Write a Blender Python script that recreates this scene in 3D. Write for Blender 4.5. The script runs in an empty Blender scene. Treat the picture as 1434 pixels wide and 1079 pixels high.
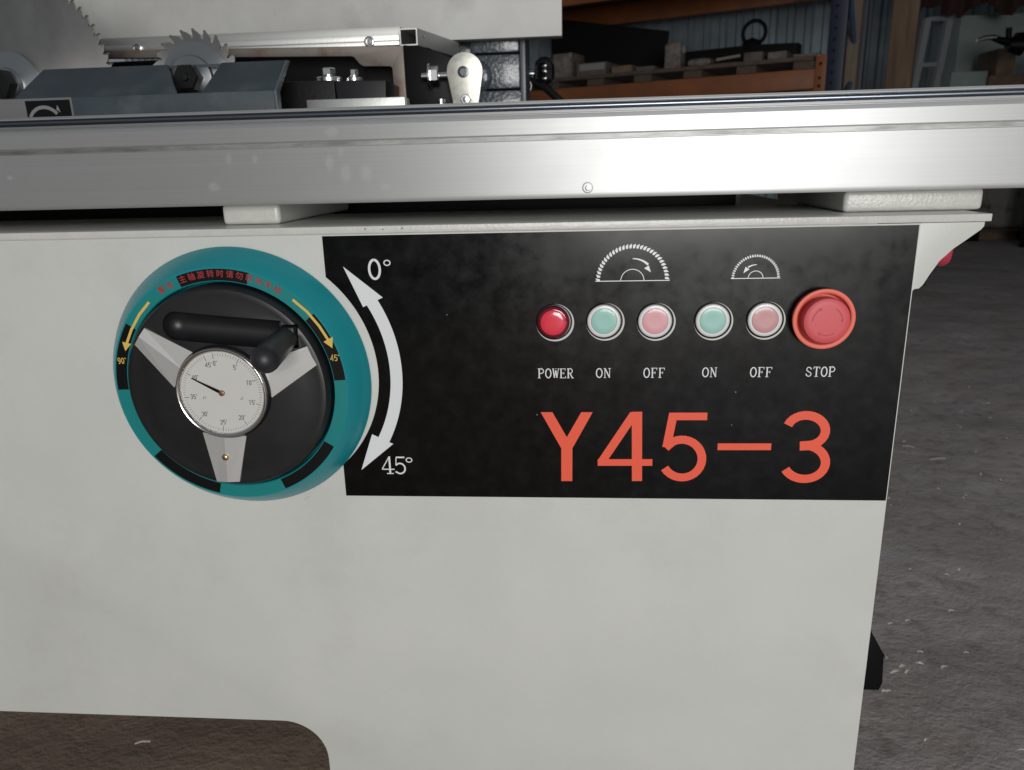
import bpy, bmesh, math, random
from mathutils import Vector, Matrix, noise
random.seed(7)
S = bpy.context.scene
COL = S.collection
R = math.radians

# ------------------------------------------------------------------ camera
F_PX, CX, CY = 1060.78, 717.0, 539.5           # photograph is 1434 x 1079
YAW, PITCH, ROLL = 0.0844127, 0.2826676, 0.0263216
CAM = Vector((0.1961407, -0.5895353, 0.0498868))   # z = 0 is the top edge of the black control label
FLOOR = -0.74
fwd = Vector((-math.sin(YAW)*math.cos(PITCH), math.cos(YAW)*math.cos(PITCH), -math.sin(PITCH)))
rgt0 = Vector((math.cos(YAW), math.sin(YAW), 0)); dwn0 = fwd.cross(rgt0)
rgt = rgt0*math.cos(ROLL) + dwn0*math.sin(ROLL)
dwn = -rgt0*math.sin(ROLL) + dwn0*math.cos(ROLL)
cam = bpy.data.objects.new('camera', bpy.data.cameras.new('camera')); COL.objects.link(cam)
cam.data.sensor_width = 36.0; cam.data.lens = 36.0*F_PX/1434.0
cam.data.clip_start = 0.01; cam.data.clip_end = 200
up = -dwn
cam.matrix_world = Matrix(((rgt.x, up.x, -fwd.x, CAM.x), (rgt.y, up.y, -fwd.y, CAM.y), (rgt.z, up.z, -fwd.z, CAM.z), (0, 0, 0, 1)))
cam.data.dof.use_dof = True; cam.data.dof.focus_distance = 0.60; cam.data.dof.aperture_fstop = 13
S.camera = cam

# ------------------------------------------------------------------ light
W = bpy.data.worlds.new('World'); S.world = W; W.use_nodes = True
wb = W.node_tree.nodes['Background']; wb.inputs[0].default_value = (0.86, 0.93, 1.0, 1); wb.inputs[1].default_value = 0.18
ld = bpy.data.lights.new('doorway_light', 'AREA'); ld.shape = 'RECTANGLE'; ld.size = 1.7; ld.size_y = 1.7; ld.energy = 130
ld.color = (1.0, 0.99, 0.965)
lo = bpy.data.objects.new('doorway_light', ld); COL.objects.link(lo)
lo.location = (1.05, -4.1, 0.50)
lo.rotation_euler = (Vector((1.05, 0, 0.50)) - lo.location).to_track_quat('-Z', 'Y').to_euler()
S.view_settings.view_transform = 'Standard'; S.view_settings.look = 'None'
S.view_settings.exposure = 0.0; S.view_settings.gamma = 1.0
S.view_settings.use_curve_mapping = False
S.render.engine = 'CYCLES'

# ------------------------------------------------------------------ pixel helpers
def ray(u, v): return rgt*((u-CX)/F_PX) + dwn*((v-CY)/F_PX) + fwd
def onY(u, v, y):
    d = ray(u, v); return CAM + d*((y-CAM.y)/d.y)
def onZ(u, v, z):
    d = ray(u, v); return CAM + d*((z-CAM.z)/d.z)

# ------------------------------------------------------------------ materials
MATS = {}
def mat(name, col, rough=0.5, metal=0.0, col2=None, nscale=30, namt=1.0, bump=0.0, bscale=200, coat=0.0, stretch=None,
        spec=0.5, rvar=0.0, sss=0.0, trans=0.0, emit=None, aniso=0.0, detail=6.0, ramp=(0.35, 0.65)):
    if name in MATS: return MATS[name]
    m = bpy.data.materials.new(name); m.use_nodes = True
    nt = m.node_tree; N = nt.nodes; L = nt.links
    b = N['Principled BSDF']
    b.inputs['Base Color'].default_value = (*col, 1); b.inputs['Roughness'].default_value = rough
    b.inputs['Metallic'].default_value = metal; b.inputs['Coat Weight'].default_value = coat
    b.inputs['Specular IOR Level'].default_value = spec
    b.inputs['Transmission Weight'].default_value = trans
    b.inputs['Coat Roughness'].default_value = 0.08
    if sss: b.inputs['Subsurface Weight'].default_value = sss; b.inputs['Subsurface Scale'].default_value = 0.004
    tc = N.new('ShaderNodeTexCoord'); mp = N.new('ShaderNodeMapping')
    L.new(tc.outputs['Object'], mp.inputs[0])
    if stretch: mp.inputs['Scale'].default_value = stretch
    if col2 is not None or rvar:
        n = N.new('ShaderNodeTexNoise'); n.inputs['Scale'].default_value = nscale; n.inputs['Detail'].default_value = detail
        n.inputs['Roughness'].default_value = 0.6
        L.new(mp.outputs[0], n.inputs['Vector'])
        r = N.new('ShaderNodeMapRange'); r.inputs['From Min'].default_value = ramp[0]; r.inputs['From Max'].default_value = ramp[1]
        L.new(n.outputs['Fac'], r.inputs['Value'])
        if col2 is not None:
            mx = N.new('ShaderNodeMix'); mx.data_type = 'RGBA'
            mx.inputs[6].default_value = (*col, 1); mx.inputs[7].default_value = (*col2, 1)
            ml = N.new('ShaderNodeMath'); ml.operation = 'MULTIPLY'; ml.inputs[1].default_value = namt
            L.new(r.outputs[0], ml.inputs[0]); L.new(ml.outputs[0], mx.inputs[0]); L.new(mx.outputs[2], b.inputs['Base Color'])
        if rvar:
            r2 = N.new('ShaderNodeMapRange'); r2.inputs['From Min'].default_value = 0.3; r2.inputs['From Max'].default_value = 0.7
            r2.inputs['To Min'].default_value = max(0.02, rough-rvar); r2.inputs['To Max'].default_value = min(1, rough+rvar)
            L.new(n.outputs['Fac'], r2.inputs['Value']); L.new(r2.outputs[0], b.inputs['Roughness'])
    if bump:
        n2 = N.new('ShaderNodeTexNoise'); n2.inputs['Scale'].default_value = bscale; n2.inputs['Detail'].default_value = 3
        L.new(mp.outputs[0], n2.inputs['Vector'])
        bp = N.new('ShaderNodeBump'); bp.inputs['Strength'].default_value = bump; bp.inputs['Distance'].default_value = 0.001
        L.new(n2.outputs['Fac'], bp.inputs['Height']); L.new(bp.outputs[0], b.inputs['Normal'])
    MATS[name] = m
    return m

CREAM = mat('cream_paint', (0.545, 0.555, 0.53), 0.42, col2=(0.575, 0.58, 0.55), nscale=7, bump=0.16, bscale=800, rvar=0.05)
CREAMR = mat('cream_textured_paint', (0.57, 0.57, 0.535), 0.30, col2=(0.52, 0.52, 0.49), nscale=60, bump=0.35, bscale=420)
PLATEC = mat('cream_board_paint', (0.58, 0.575, 0.55), 0.45, col2=(0.44, 0.43, 0.41), nscale=14, namt=0.5, bump=0.1, bscale=500)
BLACKL = mat('black_label_vinyl', (0.0012, 0.0015, 0.0019), 0.23, col2=(0.0020, 0.0023, 0.0027), nscale=75, rvar=0.06, spec=0.28)
WHITEP = mat('white_print', (0.72, 0.73, 0.75), 0.27)
REDP = mat('orange_red_print', (0.82, 0.12, 0.07), 0.27, spec=0.3)
def brushed(name, col, rough, smudge=0.0, dist=0.0006):
    m = mat(name, col, rough, 0.80)
    nt = m.node_tree; N = nt.nodes; L = nt.links; b = N['Principled BSDF']
    tc = [n for n in N if n.type == 'TEX_COORD'][0]
    mp = N.new('ShaderNodeMapping'); mp.inputs['Scale'].default_value = (0.8, 1, 260); L.new(tc.outputs['Object'], mp.inputs[0])
    n = N.new('ShaderNodeTexNoise'); n.inputs['Scale'].default_value = 4; n.inputs['Detail'].default_value = 5; L.new(mp.outputs[0], n.inputs['Vector'])
    bp = N.new('ShaderNodeBump'); bp.inputs['Strength'].default_value = 0.06; bp.inputs['Distance'].default_value = dist
    L.new(n.outputs['Fac'], bp.inputs['Height']); L.new(bp.outputs[0], b.inputs['Normal'])
    # fine lengthwise tone streaks of the extrusion plus roughness patches left by hands
    mx = N.new('ShaderNodeMix'); mx.data_type = 'RGBA'; mx.inputs[6].default_value = (*col, 1)
    mx.inputs[7].default_value = (col[0]*0.86, col[1]*0.86, col[2]*0.86, 1)
    L.new(n.outputs['Fac'], mx.inputs[0]); L.new(mx.outputs[2], b.inputs['Base Color'])
    b.inputs['Anisotropic'].default_value = 0.8
    tg = N.new('ShaderNodeTangent'); tg.direction_type = 'RADIAL'; tg.axis = 'X'; L.new(tg.outputs[0], b.inputs['Tangent'])
    if smudge:
        s = N.new('ShaderNodeTexNoise'); s.inputs['Scale'].default_value = 22; s.inputs['Detail'].default_value = 3
        L.new(tc.outputs['Object'], s.inputs['Vector'])
        mr = N.new('ShaderNodeMapRange'); mr.inputs['From Min'].default_value = 0.45; mr.inputs['From Max'].default_value = 0.72
        mr.inputs['To Min'].default_value = rough; mr.inputs['To Max'].default_value = rough+smudge
        L.new(s.outputs['Fac'], mr.inputs['Value']); L.new(mr.outputs[0], b.inputs['Roughness'])
    if smudge:      # greasy hand prints, fixed spots on the beam face
        geo = N.new('ShaderNodeNewGeometry'); acc = None
        for u, v, rx, rz in ((484, 243, 7, 12), (513, 243, 8, 11), (465, 185, 9, 6), (478, 212, 4, 6), (320, 223, 4, 6), (357, 223, 4, 6), (462, 228, 6, 10), (540, 262, 6, 4), (688, 172, 2, 5), (725, 182, 3, 5), (14, 249, 4, 3), (300, 262, 8, 6), (640, 200, 12, 5)):
            q = onY(u, v, .012)
            sb = N.new('ShaderNodeVectorMath'); sb.operation = 'SUBTRACT'; sb.inputs[1].default_value = q; L.new(geo.outputs['Position'], sb.inputs[0])
            ms = N.new('ShaderNodeVectorMath'); ms.operation = 'MULTIPLY'; ms.inputs[1].default_value = (1/(rx*.00057), 0, 1/(rz*.00057)); L.new(sb.outputs[0], ms.inputs[0])
            le = N.new('ShaderNodeVectorMath'); le.operation = 'LENGTH'; L.new(ms.outputs[0], le.inputs[0])
            mr2 = N.new('ShaderNodeMapRange'); mr2.inputs['From Min'].default_value = 1.25; mr2.inputs['From Max'].default_value = 0.6; L.new(le.outputs['Value'], mr2.inputs['Value'])
            if acc is None: acc = mr2
            else:
                mxm = N.new('ShaderNodeMath'); mxm.operation = 'MAXIMUM'; L.new(acc.outputs[0], mxm.inputs[0]); L.new(mr2.outputs[0], mxm.inputs[1]); acc = mxm
        fn = N.new('ShaderNodeTexNoise'); fn.inputs['Scale'].default_value = 260; L.new(tc.outputs['Object'], fn.inputs['Vector'])
        ml = N.new('ShaderNodeMath'); ml.operation = 'MULTIPLY'; L.new(acc.outputs[0], ml.inputs[0]); L.new(fn.outputs['Fac'], ml.inputs[1])
        mt = N.new('ShaderNodeMapRange'); mt.inputs['To Min'].default_value = 0.80; mt.inputs['To Max'].default_value = 0.60; L.new(ml.outputs[0], mt.inputs['Value']); L.new(mt.outputs[0], b.inputs['Metallic'])
    return m
ALU = brushed('brushed_aluminium', (0.68, 0.69, 0.69), 0.50, 0.02)
ALUG = mat('aluminium_groove', (0.33, 0.34, 0.33), 0.5, 0.9, col2=(0.18, 0.18, 0.17), nscale=120, stretch=(0.2, 1, 1))
ALUS = mat('milled_aluminium', (0.62, 0.62, 0.60), 0.42, 1.0, bump=0.1, bscale=300)
RODM = mat('blued_guide_steel', (0.20, 0.225, 0.27), 0.28, 1.0)
TEAL = mat('teal_plastic', (0.008, 0.225, 0.26), 0.27, bump=0.04, bscale=700, col2=(0.009, 0.24, 0.275), nscale=15)
TEALF = mat('teal_scale_face', (0.006, 0.20, 0.20), 0.4)
BLACKP = mat('black_plastic', (0.008, 0.0085, 0.0095), 0.40, bump=0.04, bscale=1600, col2=(0.013, 0.013, 0.0145), nscale=40)
BLACKH = mat('black_handle_plastic', (0.017, 0.016, 0.019), 0.46, bump=0.04, bscale=900)
BLACKF = mat('flat_black_print', (0.003, 0.003, 0.0035), 0.38, spec=0.3)
YELL = mat('yellow_print', (0.68, 0.46, 0.10), 0.5)
REDT = mat('dark_red_print', (0.33, 0.022, 0.028), 0.55)
CHROME = mat('chrome', (0.66, 0.64, 0.63), 0.17, 1.0)
DCHROME = mat('dark_chrome', (0.10, 0.10, 0.11), 0.25, 1.0)
DIALW = mat('dial_white', (0.56, 0.555, 0.525), 0.45)
DIALK = mat('dial_ink', (0.06, 0.06, 0.06), 0.6)
BRASS = mat('brass', (0.62, 0.42, 0.25), 0.35, 1.0)
COPPER = mat('copper_pivot', (0.25, 0.13, 0.09), 0.4, 0.6)
SPOKE = mat('silver_foil', (0.62, 0.62, 0.61), 0.45, 0.6, bump=0.05, bscale=900)
DIFF = mat('white_diffuser', (0.66, 0.66, 0.66), 0.3, coat=0.3)
GREENC = mat('pale_green_cap', (0.26, 0.50, 0.44), 0.35, coat=0.35, col2=(0.28, 0.53, 0.47), nscale=60)
PINKC = mat('pale_red_cap', (0.64, 0.30, 0.33), 0.35, coat=0.35, col2=(0.66, 0.33, 0.36), nscale=60)
PINKC2 = mat('dull_pink_cap', (0.50, 0.24, 0.25), 0.35, coat=0.35, col2=(0.54, 0.27, 0.28), nscale=60)
REDC = mat('red_cap', (0.72, 0.04, 0.075), 0.18, coat=0.6)
REDCD = mat('dark_red_lens', (0.14, 0.004, 0.012), 0.14, coat=0.7)
ESHR = mat('coral_shroud', (0.80, 0.165, 0.12), 0.50, bump=0.05, bscale=900)
EMUSH = mat('red_mushroom', (0.62, 0.088, 0.105), 0.50, bump=0.06, bscale=900)
GUARD = mat('blue_grey_paint', (0.036, 0.050, 0.062), 0.45, col2=(0.050, 0.066, 0.078), nscale=25, bump=0.2, bscale=500)
BLADE = mat('ground_blade_steel', (0.54, 0.51, 0.49), 0.34, 1.0, col2=(0.44, 0.42, 0.40), nscale=20)
COLLAR = mat('turned_steel', (0.50, 0.52, 0.53), 0.28, 1.0)
for m_ in (BLADE, COLLAR):      # turned and ground steel: brush lines run round the arbor
    b_ = m_.node_tree.nodes['Principled BSDF']; b_.inputs['Anisotropic'].default_value = 0.65
    tg_ = m_.node_tree.nodes.new('ShaderNodeTangent'); tg_.direction_type = 'RADIAL'; tg_.axis = 'Y'
    m_.node_tree.links.new(tg_.outputs[0], b_.inputs['Tangent']); b_.inputs['Anisotropic Rotation'].default_value = 0.25
BLACKM = mat('black_oxide', (0.012, 0.012, 0.012), 0.35, 0.4)
BLACKC = mat('black_enamel', (0.003, 0.003, 0.0035), 0.45, spec=0.15)
RUSTY = mat('raw_steel_rusting', (0.19, 0.165, 0.145), 0.5, 0.5, col2=(0.12, 0.06, 0.035), nscale=22, namt=0.8, ramp=(0.5, 0.68))
ZINC = mat('zinc_plate', (0.70, 0.69, 0.61), 0.42, 0.75, col2=(0.52, 0.51, 0.46), nscale=90, bump=0.1, bscale=500)
BOLT = mat('zinc_bolt', (0.72, 0.72, 0.72), 0.25, 1.0)
CAST = mat('dark_casting_paint', (0.045, 0.058, 0.068), 0.26, bump=1.0, bscale=190, col2=(0.06, 0.075, 0.085), nscale=70, coat=0.3)
KNOB = mat('glossy_black_bakelite', (0.006, 0.006, 0.006), 0.12, coat=0.6)
ORANGE = mat('orange_rack_paint', (0.25, 0.075, 0.018), 0.42, col2=(0.17, 0.055, 0.015), nscale=7)
BLUE = mat('blue_rack_paint', (0.003, 0.007, 0.030), 0.45, col2=(0.004, 0.010, 0.036), nscale=10)
WOODG = mat('grey_pallet_wood', (0.10, 0.068, 0.05), 0.8, col2=(0.06, 0.042, 0.032), nscale=8, stretch=(1, 6, 6), bump=0.4, bscale=60)
WOODT = mat('tan_post_wood', (0.16, 0.105, 0.065), 0.75, col2=(0.10, 0.06, 0.038), nscale=5, stretch=(6, 6, 0.6))
KRAFT = mat('kraft_cardboard', (0.19, 0.125, 0.08), 0.7, col2=(0.12, 0.08, 0.055), nscale=20)
WRAP = mat('stretch_wrapped_carton', (0.20, 0.165, 0.14), 0.25, col2=(0.09, 0.07, 0.058), nscale=30, bump=0.8, bscale=60, coat=0.5)
GREYB = mat('grey_carton', (0.12, 0.095, 0.08), 0.7, col2=(0.08, 0.062, 0.053), nscale=20)
DARKB = mat('black_sheet', (0.003, 0.003, 0.003), 0.7, spec=0.2)
SHEETM = mat('corrugated_steel', (0.46, 0.53, 0.57), 0.32, 0.75, col2=(0.32, 0.38, 0.41), nscale=4, bump=0.1, bscale=30)
PALEC = mat('pale_green_cabinet_paint', (0.34, 0.42, 0.40), 0.5, col2=(0.28, 0.34, 0.33), nscale=5)
LADDER = mat('dull_aluminium', (0.30, 0.31, 0.32), 0.45, 0.7)
BROWND = mat('dark_red_brown_cloth', (0.045, 0.018, 0.014), 0.9, bump=1.0, bscale=18)
SHAV = mat('pale_shaving', (0.78, 0.76, 0.70), 0.5)
def floor_material():
    m = mat('packed_floor', (0.10, 0.09, 0.085), 0.85)
    nt = m.node_tree; N = nt.nodes; L = nt.links; b = N['Principled BSDF']
    tc = [n for n in N if n.type == 'TEX_COORD'][0]
    def nz(sc, det=8, ro=0.6):
        n = N.new('ShaderNodeTexNoise'); n.inputs['Scale'].default_value = sc; n.inputs['Detail'].default_value = det
        n.inputs['Roughness'].default_value = ro; L.new(tc.outputs['Object'], n.inputs['Vector']); return n
    a = nz(3.0); c = nz(28.0); g = nz(160, 4)
    r1 = N.new('ShaderNodeValToRGB'); L.new(a.outputs['Fac'], r1.inputs[0])
    r1.color_ramp.elements[0].position = 0.35; r1.color_ramp.elements[0].color = (0.43, 0.375, 0.355, 1)
    r1.color_ramp.elements[1].position = 0.68; r1.color_ramp.elements[1].color = (0.54, 0.50, 0.495, 1)
    r2 = N.new('ShaderNodeMapRange'); r2.inputs['From Min'].default_value = 0.30; r2.inputs['From Max'].default_value = 0.48
    L.new(c.outputs['Fac'], r2.inputs['Value'])
    mx = N.new('ShaderNodeMix'); mx.data_type = 'RGBA'; mx.inputs[6].default_value = (0.33, 0.285, 0.265, 1)
    L.new(r2.outputs[0], mx.inputs[0]); L.new(r1.outputs[0], mx.inputs[7])
    # floor turns darker brown towards the left and under the machine, ragged at its rim
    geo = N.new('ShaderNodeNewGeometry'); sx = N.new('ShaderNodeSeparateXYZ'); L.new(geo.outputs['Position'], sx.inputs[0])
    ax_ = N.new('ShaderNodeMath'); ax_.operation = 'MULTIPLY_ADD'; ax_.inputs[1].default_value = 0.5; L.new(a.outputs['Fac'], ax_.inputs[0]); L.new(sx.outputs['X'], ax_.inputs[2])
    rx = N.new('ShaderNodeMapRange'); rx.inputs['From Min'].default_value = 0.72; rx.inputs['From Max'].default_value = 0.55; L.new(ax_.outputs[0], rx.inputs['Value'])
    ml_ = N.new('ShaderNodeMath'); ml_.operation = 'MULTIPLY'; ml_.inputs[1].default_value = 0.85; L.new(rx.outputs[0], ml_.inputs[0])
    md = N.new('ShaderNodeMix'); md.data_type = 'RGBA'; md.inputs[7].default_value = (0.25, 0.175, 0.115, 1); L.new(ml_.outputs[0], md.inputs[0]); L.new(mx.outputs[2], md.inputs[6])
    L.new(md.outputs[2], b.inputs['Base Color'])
    ad = N.new('ShaderNodeMath'); ad.operation = 'MULTIPLY_ADD'; ad.inputs[1].default_value = 0.35
    L.new(g.outputs['Fac'], ad.inputs[0]); L.new(c.outputs['Fac'], ad.inputs[2])
    bp = N.new('ShaderNodeBump'); bp.inputs['Strength'].default_value = 0.30; bp.inputs['Distance'].default_value = 0.02
    L.new(ad.outputs[0], bp.inputs['Height']); L.new(bp.outputs[0], b.inputs['Normal'])
    return m
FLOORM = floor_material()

def add_specks(m, scale, size, pick, col, amt):
    nt = m.node_tree; N = nt.nodes; L = nt.links; b = N['Principled BSDF']; tc = [n for n in N if n.type == 'TEX_COORD'][0]
    v = N.new('ShaderNodeTexVoronoi'); v.inputs['Scale'].default_value = scale; L.new(tc.outputs['Object'], v.inputs['Vector'])
    a = N.new('ShaderNodeMath'); a.operation = 'LESS_THAN'; a.inputs[1].default_value = size; L.new(v.outputs['Distance'], a.inputs[0])
    sc = N.new('ShaderNodeSeparateColor'); L.new(v.outputs['Color'], sc.inputs[0])
    g = N.new('ShaderNodeMath'); g.operation = 'GREATER_THAN'; g.inputs[1].default_value = pick; L.new(sc.outputs[0], g.inputs[0])
    ml = N.new('ShaderNodeMath'); ml.operation = 'MULTIPLY'; L.new(a.outputs[0], ml.inputs[0]); L.new(g.outputs[0], ml.inputs[1])
    m2 = N.new('ShaderNodeMath'); m2.operation = 'MULTIPLY'; m2.inputs[1].default_value = amt; L.new(ml.outputs[0], m2.inputs[0])
    mx = N.new('ShaderNodeMix'); mx.data_type = 'RGBA'; mx.inputs[7].default_value = (*col, 1); L.new(m2.outputs[0], mx.inputs[0])
    src = b.inputs['Base Color'].links[0].from_socket; L.new(src, mx.inputs[6]); L.new(mx.outputs[2], b.inputs['Base Color'])
def add_grime(m, scale, stretch, lo_, hi, col, amt):
    nt = m.node_tree; N = nt.nodes; L = nt.links; b = N['Principled BSDF']; tc = [n for n in N if n.type == 'TEX_COORD'][0]
    mp = N.new('ShaderNodeMapping'); mp.inputs['Scale'].default_value = stretch; L.new(tc.outputs['Object'], mp.inputs[0])
    n = N.new('ShaderNodeTexNoise'); n.inputs['Scale'].default_value = scale; n.inputs['Detail'].default_value = 9; n.inputs['Roughness'].default_value = .7; L.new(mp.outputs[0], n.inputs['Vector'])
    r = N.new('ShaderNodeMapRange'); r.inputs['From Min'].default_value = lo_; r.inputs['From Max'].default_value = hi; r.inputs['To Max'].default_value = amt; L.new(n.outputs['Fac'], r.inputs['Value'])
    mx = N.new('ShaderNodeMix'); mx.data_type = 'RGBA'; mx.inputs[7].default_value = (*col, 1); L.new(r.outputs[0], mx.inputs[0])
    src = b.inputs['Base Color'].links[0].from_socket; L.new(src, mx.inputs[6]); L.new(mx.outputs[2], b.inputs['Base Color'])
add_specks(BLACKL, 70, .035, .80, (.30, .30, .30), .8)
add_specks(BLACKL, 260, .06, .93, (.06, .06, .06), .8)
add_grime(BLACKL, 16, (1, 1, 1), .56, .78, (.010, .010, .0105), .5)
add_grime(CREAM, 5, (1, 1, 1), .52, .80, (.40, .385, .35), .45)
add_grime(CREAM, 40, (1, 1, .06), .66, .80, (.36, .35, .32), .30)
add_specks(CREAM, 34, .02, .86, (.22, .21, .19), .6)
add_grime(PLATEC, 9, (1, 1, 1), .55, .75, (.30, .29, .27), .5)
add_specks(PLATEC, 22, .05, .8, (.2, .19, .18), .5)
add_grime(TEAL, 30, (1, 1, 1), .58, .75, (.02, .17, .19), .5)
add_grime(GUARD, 14, (1, 1, 1), .55, .72, (.11, .125, .135), .5)
add_grime(BLADE, 9, (1, 1, 1), .50, .72, (.38, .34, .31), .8)
def ripple(m, scale, dist):     # faint waviness of the sheet under the paint
    nt = m.node_tree; N = nt.nodes; L = nt.links; b = N['Principled BSDF']; tc = [n for n in N if n.type == 'TEX_COORD'][0]
    n = N.new('ShaderNodeTexNoise'); n.inputs['Scale'].default_value = scale; n.inputs['Detail'].default_value = 1; L.new(tc.outputs['Object'], n.inputs['Vector'])
    bp = N.new('ShaderNodeBump'); bp.inputs['Strength'].default_value = 1; bp.inputs['Distance'].default_value = dist; L.new(n.outputs['Fac'], bp.inputs['Height'])
    if b.inputs['Normal'].links: L.new(b.inputs['Normal'].links[0].from_socket, bp.inputs['Normal'])
    L.new(bp.outputs[0], b.inputs['Normal'])
ripple(CREAM, 7, .006); ripple(BLACKL, 9, .0015)

# ------------------------------------------------------------------ mesh builder
class MB:
    def __init__(s): s.bm = bmesh.new()
    def box(s, x0, x1, y0, y1, z0, z1, bev=0.0, seg=2, M=None):
        t = bmesh.new(); bmesh.ops.create_cube(t, size=1.0)
        for v in t.verts: v.co = Vector((x0+(v.co.x+.5)*(x1-x0), y0+(v.co.y+.5)*(y1-y0), z0+(v.co.z+.5)*(z1-z0)))
        if bev: bmesh.ops.bevel(t, geom=t.edges[:], offset=bev, segments=seg, profile=0.6, affect='EDGES')
        s.join(t, M); return s
    def join(s, t, M=None):
        me = bpy.data.meshes.new('tmp'); t.to_mesh(me); t.free()
        if M is not None: me.transform(M)
        s.bm.from_mesh(me); bpy.data.meshes.remove(me)
    def prism(s, pts, vec, bev=0.0, M=None):
        """pts: 3D outline, extruded by vec"""
        t = bmesh.new(); vec = Vector(vec)
        a = [t.verts.new(Vector(p)) for p in pts]; b = [t.verts.new(Vector(p)+vec) for p in pts]
        t.faces.new(a); t.faces.new(b[::-1]); n = len(a)
        for i in range(n): t.faces.new((a[i], b[i], b[(i+1) % n], a[(i+1) % n]))
        bmesh.ops.recalc_face_normals(t, faces=t.faces[:])
        if bev: bmesh.ops.bevel(t, geom=t.edges[:], offset=bev, segments=2, profile=0.6, affect='EDGES', clamp_overlap=True)
        s.join(t, M); return s
    def face(s, pts):
        s.bm.faces.new([s.bm.verts.new(Vector(p)) for p in pts]); return s
    def lathe(s, prof, c, axis=(0, -1, 0), n=64, close=False):
        """prof: (radius, height along axis) from centre c"""
        ax = Vector(axis).normalized(); q = Vector((0, 0, 1)).rotation_difference(ax)
        c = Vector(c); t = bmesh.new(); rings = []
        for (r, h) in prof:
            if r < 1e-7: rings.append([t.verts.new(c + ax*h)])
            else: rings.append([t.verts.new(c + q @ Vector((r*math.cos(2*math.pi*k/n), r*math.sin(2*math.pi*k/n), h))) for k in range(n)])
        for A, B in zip(rings, rings[1:]):
            for k in range(n):
                j = (k+1) % n
                if len(A) == 1 and len(B) == 1: continue
                if len(A) == 1: t.faces.new((A[0], B[k], B[j]))
                elif len(B) == 1: t.faces.new((A[k], B[0], A[j]))
                else: t.faces.new((A[k], B[k], B[j], A[j]))
        if close:
            for k in range(n):
                j = (k+1) % n; A, B = rings[-1], rings[0]; t.faces.new((A[k], B[k], B[j], A[j]))
        bmesh.ops.recalc_face_normals(t, faces=t.faces[:])
        s.join(t); return s
    def tube(s, path, r, n=12, caps=True):
        P = [Vector(p) for p in path]; t = bmesh.new(); rings = []
        rr = r if isinstance(r, (list, tuple)) else [r]*len(P)
        prev = None
        for i, p in enumerate(P):
            d = (P[min(i+1, len(P)-1)] - P[max(i-1, 0)]).normalized()
            if prev is None: a = d.orthogonal().normalized()
            else: a = (prev - d*prev.dot(d)).normalized()
            prev = a; b = d.cross(a)
            rings.append([t.verts.new(p + (a*math.cos(2*math.pi*k/n) + b*math.sin(2*math.pi*k/n))*rr[i]) for k in range(n)])
        for A, B in zip(rings, rings[1:]):
            for k in range(n): t.faces.new((A[k], B[k], B[(k+1) % n], A[(k+1) % n]))
        if caps: t.faces.new(rings[0][::-1]); t.faces.new(rings[-1])
        bmesh.ops.recalc_face_normals(t, faces=t.faces[:])
        s.join(t); return s
    def build(s, name, m, parent=None, smooth=None, recalc=False):
        me = bpy.data.meshes.new(name)
        if recalc: bmesh.ops.recalc_face_normals(s.bm, faces=s.bm.faces[:])
        s.bm.to_mesh(me); s.bm.free()
        lo_ = Vector((1e9,)*3); hi = Vector((-1e9,)*3)
        for v in me.vertices:
            for k in range(3): lo_[k] = min(lo_[k], v.co[k]); hi[k] = max(hi[k], v.co[k])
        o0 = Vector(((lo_.x+hi.x)/2, (lo_.y+hi.y)/2, lo_.z))
        me.transform(Matrix.Translation(-o0))
        if smooth is not None:
            for p in me.polygons: p.use_smooth = True
            me.set_sharp_from_angle(angle=R(smooth))
        me.materials.append(m)
        o = bpy.data.objects.new(name, me); COL.objects.link(o)
        WL[o] = o0
        if parent is not None: o.parent = parent; o.location = o0 - WL[parent]
        else: o.location = o0
        return o
WL = {}
def tag(o, label, cat, group=None, kind=None):
    o['label'] = label; o['category'] = cat
    if group: o['group'] = group
    if kind: o['kind'] = kind
    return o
def thing(name, label, cat, loc, group=None):
    o = bpy.data.objects.new(name, None); COL.objects.link(o); o.location = loc; WL[o] = Vector(loc)
    o.empty_display_size = 0.05
    return tag(o, label, cat, group)

def arc(cx, cz, r, a0, a1, n, y):      # angles in degrees, clockwise from straight up, seen from the front
    return [Vector((cx + r*math.sin(R(a0+(a1-a0)*i/n)), y, cz + r*math.cos(R(a0+(a1-a0)*i/n)))) for i in range(n+1)]
def stroke(mb, pts, w, k=0, lift=1.2e-5):
    """flat ribbon of width w through 3D points on a plane facing -y; k lifts it a hair so strokes never share a plane"""
    P = [Vector(p) for p in pts]; n = len(P); Lr = []
    for i in range(n):
        d0 = (P[i]-P[i-1]).normalized() if i else (P[1]-P[0]).normalized()
        d1 = (P[i+1]-P[i]).normalized() if i < n-1 else d0
        a = Vector((-d0.z, 0, d0.x)); b = Vector((-d1.z, 0, d1.x)); m = (a+b).normalized()
        m = m / max(0.35, m.dot(a))
        ww = w[i] if isinstance(w, (list, tuple)) else w
        off = Vector((0, -k*lift, 0))
        Lr.append((P[i]+m*ww/2+off, P[i]-m*ww/2+off))
    for (a, b), (c, d) in zip(Lr, Lr[1:]): mb.face((a, b, d, c))
def ring_flat(mb, c, r0, r1, a0, a1, n=48):
    A = arc(c[0], c[2], r0, a0, a1, n, c[1]); B = arc(c[0], c[2], r1, a0, a1, n, c[1])
    for i in range(n): mb.face((A[i], A[i+1], B[i+1], B[i]))
def ell(cx, cy, rx, ry, a0, a1, n=14):  # glyph arc, degrees counter-clockwise from +x
    return [(cx+rx*math.cos(R(a0+(a1-a0)*i/n)), cy+ry*math.sin(R(a0+(a1-a0)*i/n))) for i in range(n+1)]

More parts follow.
